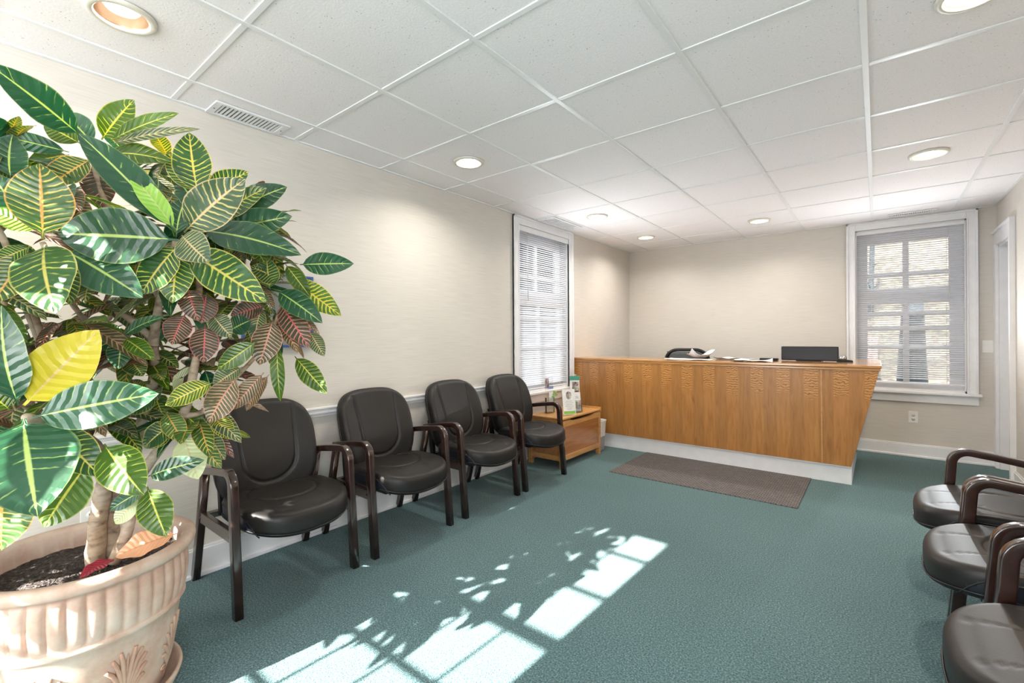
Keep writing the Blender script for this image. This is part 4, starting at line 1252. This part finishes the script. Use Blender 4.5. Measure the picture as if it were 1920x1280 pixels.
# acanthus reliefs on the pot wall
def pr(z):      # pot wall radius
    return 0.203 + (z - 0.012) * (0.255 - 0.203) / 0.278
for az in (-31, 14, 35.5 + 24, 104, 149, -76, -121, 194):
    a0 = math.radians(az)
    m = M()
    def P(u, z, off=0.003):
        r = pr(z) + off
        a = a0 + u / r
        return (r * math.cos(a), r * math.sin(a), z + 0.017)
    m.tube([P(0, 0.03 + 0.20 * q / 8, 0.002) for q in range(9)], [0.0045] * 8 + [0.002], 7)
    for e in (-1, 1):
        for f_, (hh, sp) in enumerate(((0.255, 0.020), (0.235, 0.036), (0.205, 0.048), (0.165, 0.050), (0.125, 0.042))):
            pts = []; rad = []
            for q in range(11):
                s_ = q / 10
                z = 0.05 + f_ * 0.004 + (hh - 0.05) * s_ - (0.012 * max(0, s_ - 0.8) / 0.2)
                u = e * (sp * s_ ** 1.7 + 0.003 * f_ * s_)
                pts.append(P(u, z, 0.0025)); rad.append(0.0045 + 0.0035 * math.sin(s_ * PI * 0.9))
            m.tube(pts, rad, 7)
        # base scroll
        m.tube([P(e * (0.028 + (0.014 - 0.0010 * q) * math.cos(q * 0.55)), 0.075 + (0.014 - 0.0010 * q) * math.sin(q * 0.55), 0.003) for q in range(12)], 0.0032, 6)
    m.build('leaf_relief', MT['clay'], pot).location = (0, 0, -0.017)

# leaf geometry -------------------------------------------------------------
KIND = {   # blade, vein, rib, vein width
 'G': ((0.014, 0.058, 0.026), (0.40, 0.56, 0.16), (0.42, 0.55, 0.16), 0.028),
 'Y': ((0.024, 0.070, 0.020), (0.52, 0.56, 0.10), (0.60, 0.52, 0.14), 0.105),
 'T': ((0.045, 0.082, 0.042), (0.52, 0.47, 0.20), (0.60, 0.46, 0.26), 0.12),
 'N': ((0.050, 0.110, 0.018), (0.66, 0.58, 0.06), (0.66, 0.56, 0.12), 0.16),
 'B': ((0.040, 0.088, 0.008), (0.44, 0.52, 0.08), (0.52, 0.52, 0.10), 0.06),
 'L': ((0.20, 0.38, 0.05), (0.50, 0.60, 0.12), (0.50, 0.58, 0.16), 0.07),
 'O': ((0.050, 0.105, 0.030), (0.60, 0.52, 0.12), (0.66, 0.36, 0.10), 0.11),
 'R': ((0.045, 0.040, 0.022), (0.55, 0.25, 0.18), (0.58, 0.12, 0.12), 0.11),
 'P': ((0.075, 0.070, 0.035), (0.62, 0.38, 0.24), (0.62, 0.28, 0.20), 0.15),
 'W': ((0.42, 0.46, 0.26), (0.58, 0.58, 0.34), (0.58, 0.52, 0.30), 0.08),
 'YY': ((0.52, 0.44, 0.030), (0.68, 0.62, 0.10), (0.60, 0.46, 0.16), 0.03),
 'F': ((0.62, 0.32, 0.18), (0.66, 0.40, 0.22), (0.60, 0.28, 0.15), 0.08),
 'C': ((0.33, 0.02, 0.045), (0.55, 0.12, 0.14), (0.5, 0.10, 0.12), 0.09),
}
EYE = Vector((2.7467, -0.1183, 1.2212))
NU, NV = 8, 14
class Foliage:
    def __init__(s): s.v, s.f, s.uv, s.at = [], [], [], []
    def leaf(s, B, T, w, kind, nrm, rr, arch=0.10, fold=0.16, wav=0.03):
        B, T = Vector(B), Vector(T)
        ax = T - B; L = ax.length
        if L < 1e-4: return
        ax.normalize()
        n = (nrm - ax * nrm.dot(ax))
        if n.length < 1e-3: n = Vector((0, 0, 1)).cross(ax)
        n.normalize(); sd = ax.cross(n)
        pet = 0.07
        b0 = len(s.v); ph = rr.uniform(0, 6)
        tw = rr.uniform(-0.25, 0.25)
        for j in range(NV + 1):
            v = j / NV
            q = v
            if q < pet: ww = 0.045
            else:
                e = (q - pet) / (1 - pet)
                ww = max(0.0, math.sin(PI * e ** 0.92)) ** 0.72 * (1 - 0.12 * e) + 0.02 * (1 - e)
                ww = max(ww, 0.045 if e < 0.5 else 0.004)
            h = arch * L * 4 * q * (1 - q)
            c = B + ax * (L * q) + n * h
            ta = tw * (q - 0.5)
            for i in range(NU + 1):
                u = i / NU * 2 - 1
                lat = sd * math.cos(ta) + n * math.sin(ta)
                up_ = n * math.cos(ta) - sd * math.sin(ta)
                dz = fold * w * 0.5 * abs(u) ** 1.3 * ww + wav * w * math.sin(q * 17 + ph + (1.5 if u > 0 else 0)) * abs(u) ** 2 * ww
                s.v.append(c + lat * (u * ww * w * 0.5 * 1.0) + up_ * dz)
                s.uv.append((i / NU, q))
        k = KIND[kind]; g = rr.uniform(1.0, 1.5)
        col = (tuple(x * g for x in k[0]), k[1], k[2], k[3] * rr.uniform(0.85, 1.15))
        for j in range(NV):
            for i in range(NU):
                a = b0 + j * (NU + 1) + i
                s.f.append((a, a + 1, a + NU + 2, a + NU + 1))
        s.at += [col] * ((NU + 1) * (NV + 1))
    def build(s, name, parent):
        if not s.v: return
        me = bpy.data.meshes.new(name)
        inv = parent_world_inv(parent)
        me.from_pydata([inv @ p for p in s.v], [], s.f)
        me.polygons.foreach_set('use_smooth', [True] * len(s.f))
        ul = me.uv_layers.new(name='UVMap')
        for li, lp in enumerate(me.loops): ul.data[li].uv = s.uv[lp.vertex_index]
        for nm, k in (('blade', 0), ('vein', 1), ('rib', 2)):
            at = me.attributes.new(nm, 'FLOAT_COLOR', 'POINT')
            at.data.foreach_set('color', [c for a in s.at for c in (*a[k], 1.0)])
        at = me.attributes.new('wide', 'FLOAT', 'POINT')
        at.data.foreach_set('value', [a[3] for a in s.at])
        me.materials.append(MT['leaf'])
        o = bpy.data.objects.new(name, me); COL.objects.link(o); o.parent = parent
        return o
def parent_world_inv(p):
    mt = Matrix.Identity(4)
    while p: mt = Matrix.Translation(p.location) @ mt; p = p.parent
    return mt.inverted()
def view_n(B, T, rr, upw=0.35):
    n = (EYE - (Vector(B) + Vector(T)) / 2).normalized()
    n = n + Vector((0, -0.25, upw)) + Vector((rr.uniform(-.3, .3), rr.uniform(-.3, .3), rr.uniform(-.3, .3)))
    return n.normalized()

def limb(pts, name, parent):
    m = M()
    P = [Vector(p[:3]) for p in pts]
    # resample with slight crookedness
    rr = random.Random(len(pts) + int(P[0].x * 1000)); Q, R = [], []
    for i in range(len(P) - 1):
        a = P[max(i - 1, 0)]; b = P[i]; c = P[i + 1]; d = P[min(i + 2, len(P) - 1)]
        for s_ in range(5):
            t = s_ / 5
            p = 0.5 * ((2 * b) + (c - a) * t + (2 * a - 5 * b + 4 * c - d) * t * t + (3 * b - a - 3 * c + d) * t ** 3)
            r = pts[i][3] * (1 - t) + pts[i + 1][3] * t
            Q.append(p + Vector((rr.uniform(-1, 1), rr.uniform(-1, 1), 0)) * r * 0.08); R.append(r * rr.uniform(0.94, 1.08))
    Q.append(P[-1]); R.append(pts[-1][3])
    inv = parent_world_inv(parent)
    m.tube([inv @ q for q in Q], R, 12, up=(0.05, 1, 0.1))
    return m.build(name, MT['bark'], parent)
HUB = {'A': (1.332, -0.007, 1.061), 'B': (1.147, 0.036, 1.462), 'C': (0.757, 0.186, 1.856), 'D': (1.16, 0.316, 1.524), 'E': (0.962, 0.427, 1.701), 'F': (1.089, 0.656, 1.401), 'H': (1.027, 0.402, 1.282), 'I': (0.967, 0.226, 1.227), 'J': (0.948, 0.364, 0.95)}
FILL = [(0.834, 0.017, 1.216), (0.925, 0.115, 1.262), (0.794, 0.241, 1.599), (0.948, 0.134, 1.092), (0.911, 0.271, 1.45), (0.95, 0.366, 1.423), (0.931, 0.504, 1.192), (0.971, 0.587, 1.578), (0.894, 0.321, 1.056), (0.902, 0.097, 1.616), (0.868, 0.044, 0.913), (0.933, 0.429, 0.976), (0.951, 0.558, 1.403), (1.025, 0.656, 1.288), (0.676, 0.019, 1.771), (0.759, 0.213, 1.354), (0.911, 0.488, 1.665), (0.805, 0.314, 1.213), (0.802, 0.376, 1.66), (1.038, -0.076, 1.32), (0.906, -0.054, 1.553), (0.654, 0.066, 1.655), (0.651, 0.191, 1.521), (0.622, 0.104, 1.425), (0.652, 0.32, 1.829), (0.8, 0.438, 1.366), (0.676, 0.147, 1.18), (0.699, 0.037, 1.085), (0.757, 0.212, 0.969), (0.922, 0.625, 1.451), (0.86, 0.575, 1.612), (0.713, 0.382, 1.522), (0.902, 0.455, 1.118), (0.635, 0.306, 1.328), (0.965, 0.608, 1.641), (0.697, 0.42, 1.866)]
LEAVES = {
 'A': [(1.361,-0.01,1.057,1.511,-0.005,0.889,0.164,'G'), (1.374,0.001,1.06,1.519,0.18,1.102,0.105,'G'), (1.361,-0.01,1.085,1.431,0.097,1.242,0.113,'YY'), (1.353,-0.017,1.085,1.4,-0.042,1.289,0.097,'G'), (1.287,-0.03,0.915,1.323,-0.04,0.784,0.124,'O'), (1.339,-0.027,1.074,1.34,-0.091,1.155,0.076,'B'), (1.272,0.035,1.029,1.351,0.111,0.906,0.083,'Y'), (1.316,0.095,0.934,1.292,0.025,0.803,0.103,'B'), (1.319,0.123,0.974,1.43,0.173,0.863,0.097,'B'), (1.245,0.064,1.015,1.317,0.173,1.052,0.08,'G'), (1.27,-0.019,1.031,1.27,-0.083,0.974,0.091,'G'), (1.304,-0.017,1.069,1.251,-0.059,1.218,0.069,'Y')],
 'B': [(1.184,0.041,1.45,1.344,0.04,1.278,0.129,'Y'), (1.179,0.037,1.463,1.174,0.033,1.645,0.126,'O'), (1.174,0.033,1.484,1.15,-0.05,1.521,0.06,'L'), (1.132,0.025,1.498,1.155,-0.046,1.603,0.095,'G'), (1.13,0.023,1.449,1.114,-0.041,1.4,0.046,'Y'), (1.125,0.019,1.436,1.159,-0.043,1.303,0.089,'O'), (1.052,0.089,1.461,1.191,0.226,1.333,0.12,'G'), (1.153,0.067,1.442,1.203,0.082,1.305,0.061,'Y')],
 'C': [(0.818,0.158,1.851,0.924,-0.039,1.948,0.11,'G'), (0.814,0.206,1.858,0.909,0.269,1.98,0.088,'B'), (0.834,0.222,1.853,1.056,0.348,1.922,0.057,'B'), (0.834,0.222,1.841,1.13,0.382,1.863,0.04,'T'), (0.744,0.201,1.858,0.668,0.141,1.963,0.091,'G'), (0.763,0.165,1.845,0.727,0.085,1.891,0.071,'B'), (0.761,0.138,1.811,0.713,-0.015,1.827,0.059,'G'), (0.794,0.011,1.686,0.829,0.013,1.805,0.095,'G'), (0.843,0.178,1.781,0.819,0.082,1.672,0.101,'O'), (0.747,0.203,1.795,0.794,0.216,1.642,0.097,'R'), (0.734,0.142,1.811,0.714,0.049,1.758,0.067,'B'), (0.827,0.216,1.81,1.013,0.339,1.779,0.078,'B')],
 'D': [(1.194,0.305,1.522,1.056,0.118,1.78,0.098,'G'), (1.19,0.302,1.529,1.139,0.21,1.681,0.06,'L'), (1.184,0.323,1.529,1.323,0.434,1.682,0.126,'T'), (1.218,0.298,1.498,1.067,0.075,1.499,0.156,'G'), (1.226,0.305,1.512,1.32,0.342,1.429,0.097,'T'), (1.167,0.334,1.482,1.37,0.471,1.326,0.124,'Y'), (1.07,0.398,1.564,1.291,0.613,1.49,0.116,'G'), (1.198,0.308,1.49,1.138,0.234,1.346,0.099,'Y'), (1.172,0.313,1.488,1.181,0.295,1.323,0.101,'Y'), (1.19,0.302,1.51,1.167,0.335,1.635,0.077,'G'), (1.155,0.273,1.517,1.045,0.122,1.565,0.054,'L')],
 'E': [(1.007,0.412,1.692,1.01,0.388,1.889,0.122,'Y'), (0.994,0.401,1.702,0.954,0.344,1.828,0.07,'Y'), (1.008,0.438,1.701,1.137,0.516,1.768,0.085,'Y'), (0.977,0.413,1.68,0.897,0.323,1.764,0.046,'B'), (1.018,0.484,1.588,1.169,0.643,1.643,0.102,'G'), (1.032,0.496,1.642,1.135,0.642,1.751,0.096,'G'), (0.99,0.462,1.619,1.132,0.575,1.731,0.087,'Y'), (0.996,0.428,1.647,0.928,0.374,1.762,0.074,'G')],
 'F': [(1.169,0.669,1.479,1.317,0.787,1.481,0.082,'G'), (1.124,0.658,1.433,1.282,0.759,1.299,0.09,'N'), (1.107,0.619,1.388,1.268,0.697,1.272,0.088,'G'), (1.114,0.625,1.341,1.233,0.668,1.188,0.088,'R'), (1.104,0.681,1.156,1.222,0.737,1.026,0.076,'B'), (1.145,0.714,1.248,1.206,0.737,1.156,0.057,'T'), (1.147,0.587,1.287,1.141,0.544,1.133,0.097,'P'), (1.108,0.569,1.329,1.109,0.544,1.208,0.065,'T'), (1.117,0.576,1.335,1.067,0.485,1.297,0.068,'R'), (1.087,0.603,1.393,1.099,0.588,1.502,0.085,'Y'), (1.109,0.647,1.484,1.197,0.692,1.365,0.06,'B'), (1.106,0.619,1.21,1.114,0.625,1.001,0.049,'B'), (1.116,0.652,1.361,1.143,0.648,1.21,0.038,'R'), (1.102,0.641,1.427,1.077,0.544,1.466,0.082,'Y')],
 'H': [(1.074,0.363,1.379,1.123,0.376,1.275,0.069,'R'), (1.098,0.407,1.367,1.107,0.389,1.269,0.077,'R'), (1.069,0.358,1.299,1.059,0.325,1.204,0.082,'R'), (1.117,0.396,1.266,1.134,0.385,1.148,0.082,'R'), (1.088,0.425,1.298,1.158,0.455,1.226,0.071,'T'), (1.178,0.523,1.212,1.101,0.435,1.124,0.069,'B'), (1.12,0.501,1.128,1.067,0.434,1.067,0.073,'T'), (1.15,0.474,1.101,1.101,0.41,0.957,0.098,'P'), (1.153,0.554,1.108,1.09,0.478,0.988,0.063,'P'), (1.146,0.574,1.1,1.107,0.517,0.981,0.05,'P'), (1.051,0.395,1.349,1.09,0.427,1.212,0.068,'G'), (1.086,0.475,1.247,1.119,0.527,1.282,0.077,'G'), (0.957,0.32,1.213,1.041,0.362,1.28,0.051,'G')],
 'I': [(0.993,0.221,1.227,1.114,0.292,1.286,0.047,'G'), (0.993,0.221,1.227,0.961,0.169,1.259,0.054,'B'), (0.993,0.221,1.224,1.035,0.203,1.135,0.066,'G'), (0.996,0.223,1.224,1.092,0.274,1.158,0.054,'B'), (0.991,0.219,1.224,0.955,0.165,1.192,0.047,'G'), (0.954,0.241,1.165,1.015,0.264,1.109,0.065,'Y')],
 'N': [(1.206,0.391,1.092,1.14,0.287,1.029,0.066,'N')],
 'J': [(1.019,0.421,0.932,1.096,0.457,0.829,0.059,'T'), (1.0,0.406,0.912,1.11,0.442,0.807,0.062,'O'), (1.018,0.446,0.967,1.094,0.481,0.89,0.063,'N'), (1.032,0.495,0.911,1.086,0.538,0.886,0.022,'N'), (1.008,0.348,0.959,0.966,0.276,0.883,0.08,'Y'), (1.016,0.367,0.915,1.074,0.388,0.779,0.095,'W'), (0.957,0.32,1.043,0.917,0.237,0.991,0.067,'Y'), (1.008,0.348,0.959,0.966,0.276,0.883,0.08,'Y'), (0.983,0.392,1.073,0.99,0.347,1.102,0.104,'W'), (0.982,0.327,0.993,1.063,0.354,0.898,0.067,'O')],
 'K': [(1.038,0.27,0.81,1.205,0.365,0.866,0.066,'G'), (1.023,0.271,0.776,1.117,0.294,0.642,0.095,'B'), (0.991,0.27,0.76,0.935,0.2,0.706,0.049,'G'), (0.98,0.262,0.74,0.921,0.215,0.656,0.059,'W')],
}
TRUNKS = [[(0.726, 0.2, 0.453, 0.027), (0.744, 0.202, 0.584, 0.025), (0.753, 0.208, 0.672, 0.024), (0.791, 0.213, 0.765, 0.021), (0.863, 0.194, 0.858, 0.018), (0.965, 0.148, 0.93, 0.016), (1.137, 0.067, 1.002, 0.013), (1.322, -0.003, 1.055, 0.009)],
 [(0.713, 0.24, 0.469, 0.024), (0.716, 0.243, 0.599, 0.022), (0.748, 0.255, 0.729, 0.019), (0.803, 0.287, 0.839, 0.017), (0.836, 0.3, 0.947, 0.016), (0.894, 0.321, 1.108, 0.015), (0.917, 0.314, 1.213, 0.014), (0.982, 0.315, 1.348, 0.011), (1.142, 0.315, 1.511, 0.008)],
 [(0.762, 0.241, 0.48, 0.02), (0.798, 0.27, 0.593, 0.017), (0.842, 0.292, 0.756, 0.016), (0.907, 0.331, 0.863, 0.016), (0.993, 0.374, 0.98, 0.015), (1.016, 0.393, 1.109, 0.012), (1.03, 0.404, 1.23, 0.01), (1.011, 0.414, 1.492, 0.009), (0.974, 0.423, 1.694, 0.007)]]
BRANCHES = [[(0.992, 0.374, 0.971, 0.01), (1.024, 0.425, 0.988, 0.009), (1.063, 0.482, 1.07, 0.008), (1.098, 0.587, 1.211, 0.006), (1.089, 0.656, 1.392, 0.005)],
 [(0.907, 0.319, 1.213, 0.01), (0.877, 0.244, 1.299, 0.009), (0.898, 0.171, 1.266, 0.007), (1.022, 0.103, 1.332, 0.007), (1.151, 0.04, 1.458, 0.006)],
 [(0.982, 0.315, 1.348, 0.01), (0.892, 0.268, 1.503, 0.009), (0.786, 0.21, 1.697, 0.008), (0.757, 0.186, 1.853, 0.006)],
 [(0.836, 0.3, 0.947, 0.008), (0.89, 0.254, 1.112, 0.007), (0.967, 0.226, 1.224, 0.005)]]
for t_ in TRUNKS: limb(t_, 'trunk', pl)
limbs = {}
for b_ in BRANCHES: limb(b_, 'branch', pl)
rr = random.Random(11)
for key, rows in LEAVES.items():
    F = Foliage()
    for r in rows:
        B, T, w, k = r[0:3], r[3:6], r[6], r[7]
        if k == 'YY':
            Y = Foliage(); Y.leaf(B, T, w, k, view_n(B, T, rr, 0.1), rr, 0.05, 0.10, 0.01)
            y = Y.build('yellow_leaf', pl); y['label'] = 'big bright yellow leaf'
            continue
        F.leaf(B, T, w, k, view_n(B, T, rr), rr, rr.uniform(0.03, 0.10), rr.uniform(0.06, 0.24))
    F.build('leaf_cluster', pl)
# looser whorls filling the inside and the window side of the crown
def whorl(c, n, L0, kinds, rr, stem_to=None, zl=None):
    F = Foliage(); c = Vector(c)
    for i in range(n):
        a = i * 2.4 + rr.uniform(-.3, .3); el = rr.uniform(-0.75, 0.75)
        d = Vector((math.cos(a) * math.cos(el), math.sin(a) * math.cos(el), math.sin(el)))
        L = L0 * rr.uniform(0.7, 1.2)
        B = c + Vector((0, 0, rr.uniform(-0.05, 0.04))) + d * 0.02; T = B + d * L - Vector((0, 0, L * 0.25))
        if T.x < 0.06: T.x = 0.06 + rr.uniform(0, .03)
        F.leaf(B, T, L * rr.uniform(0.30, 0.40), rr.choice(kinds), Vector((0.15, -0.35, 0.9)), rr, rr.uniform(0.05, 0.14), rr.uniform(0.08, 0.3))
    F.build('leaf_cluster', pl)
rr = random.Random(31)
for i, c in enumerate(FILL):
    low = c[2] < 1.3 and c[0] > 0.9
    whorl(c, 14, 0.175, 'YTGRPOB' if low else ('GYTBRO' if i % 3 else 'YGYTP'), rr)
rr = random.Random(77)
WIN = []
for ix in range(7):
    for iz in range(8):
        x = 0.40 + ix * 0.150 + rr.uniform(-.04, .04); z = 0.86 + iz * 0.165 + rr.uniform(-.04, .04)
        if x > 1.0: z += 0.25
        if z > 2.12 or (x < 0.6 and z > 1.9): continue
        if (ix, iz) in ((6, 0), (4, 2), (5, 4), (2, 3)): continue
        WIN.append((x, rr.uniform(-0.50, -0.30), z))
for c in WIN: whorl(c, 14, 0.175, 'GYTBO', rr)
for c in WIN[::3]:
    limb([(0.80, 0.13, 0.90, 0.010), ((0.80 + c[0]) / 2, -0.02, (0.95 + c[2]) / 2 - 0.03, 0.007), (*c, 0.004)], 'branch', pl)
# fallen leaves lying in the pot
def fallen(name, B, T, w, k, label):
    F = Foliage(); F.leaf(B, T, w, k, Vector((0.45, -0.45, 0.8)), random.Random(3), 0.05, 0.25, 0.06)
    e = F.build(name, None) if False else None
    me_o = None
    class _: pass
    inv = Vector(B)
    me = bpy.data.meshes.new(name); me.from_pydata([p - inv for p in F.v], [], F.f)
    me.polygons.foreach_set('use_smooth', [True] * len(F.f))
    ul = me.uv_layers.new(name='UVMap')
    for li, lp in enumerate(me.loops): ul.data[li].uv = F.uv[lp.vertex_index]
    for nm, kk in (('blade', 0), ('vein', 1), ('rib', 2)):
        at = me.attributes.new(nm, 'FLOAT_COLOR', 'POINT'); at.data.foreach_set('color', [c for a in F.at for c in (*a[kk], 1.0)])
    at = me.attributes.new('wide', 'FLOAT', 'POINT'); at.data.foreach_set('value', [a[3] for a in F.at])
    me.materials.append(MT['leaf'])
    o = bpy.data.objects.new(name, me); COL.objects.link(o); o.location = inv
    tag(o, label, 'leaf')
fallen('fallen_leaf', (0.885, 0.385, 0.560), (0.812, 0.235, 0.515), 0.10, 'F', 'salmon-orange fallen leaf lying over the inside of the pot rim')
fallen('fallen_leaf', (0.815, 0.235, 0.512), (0.880, 0.140, 0.506), 0.055, 'C', 'crimson fallen leaf lying on the soil by the pot rim')
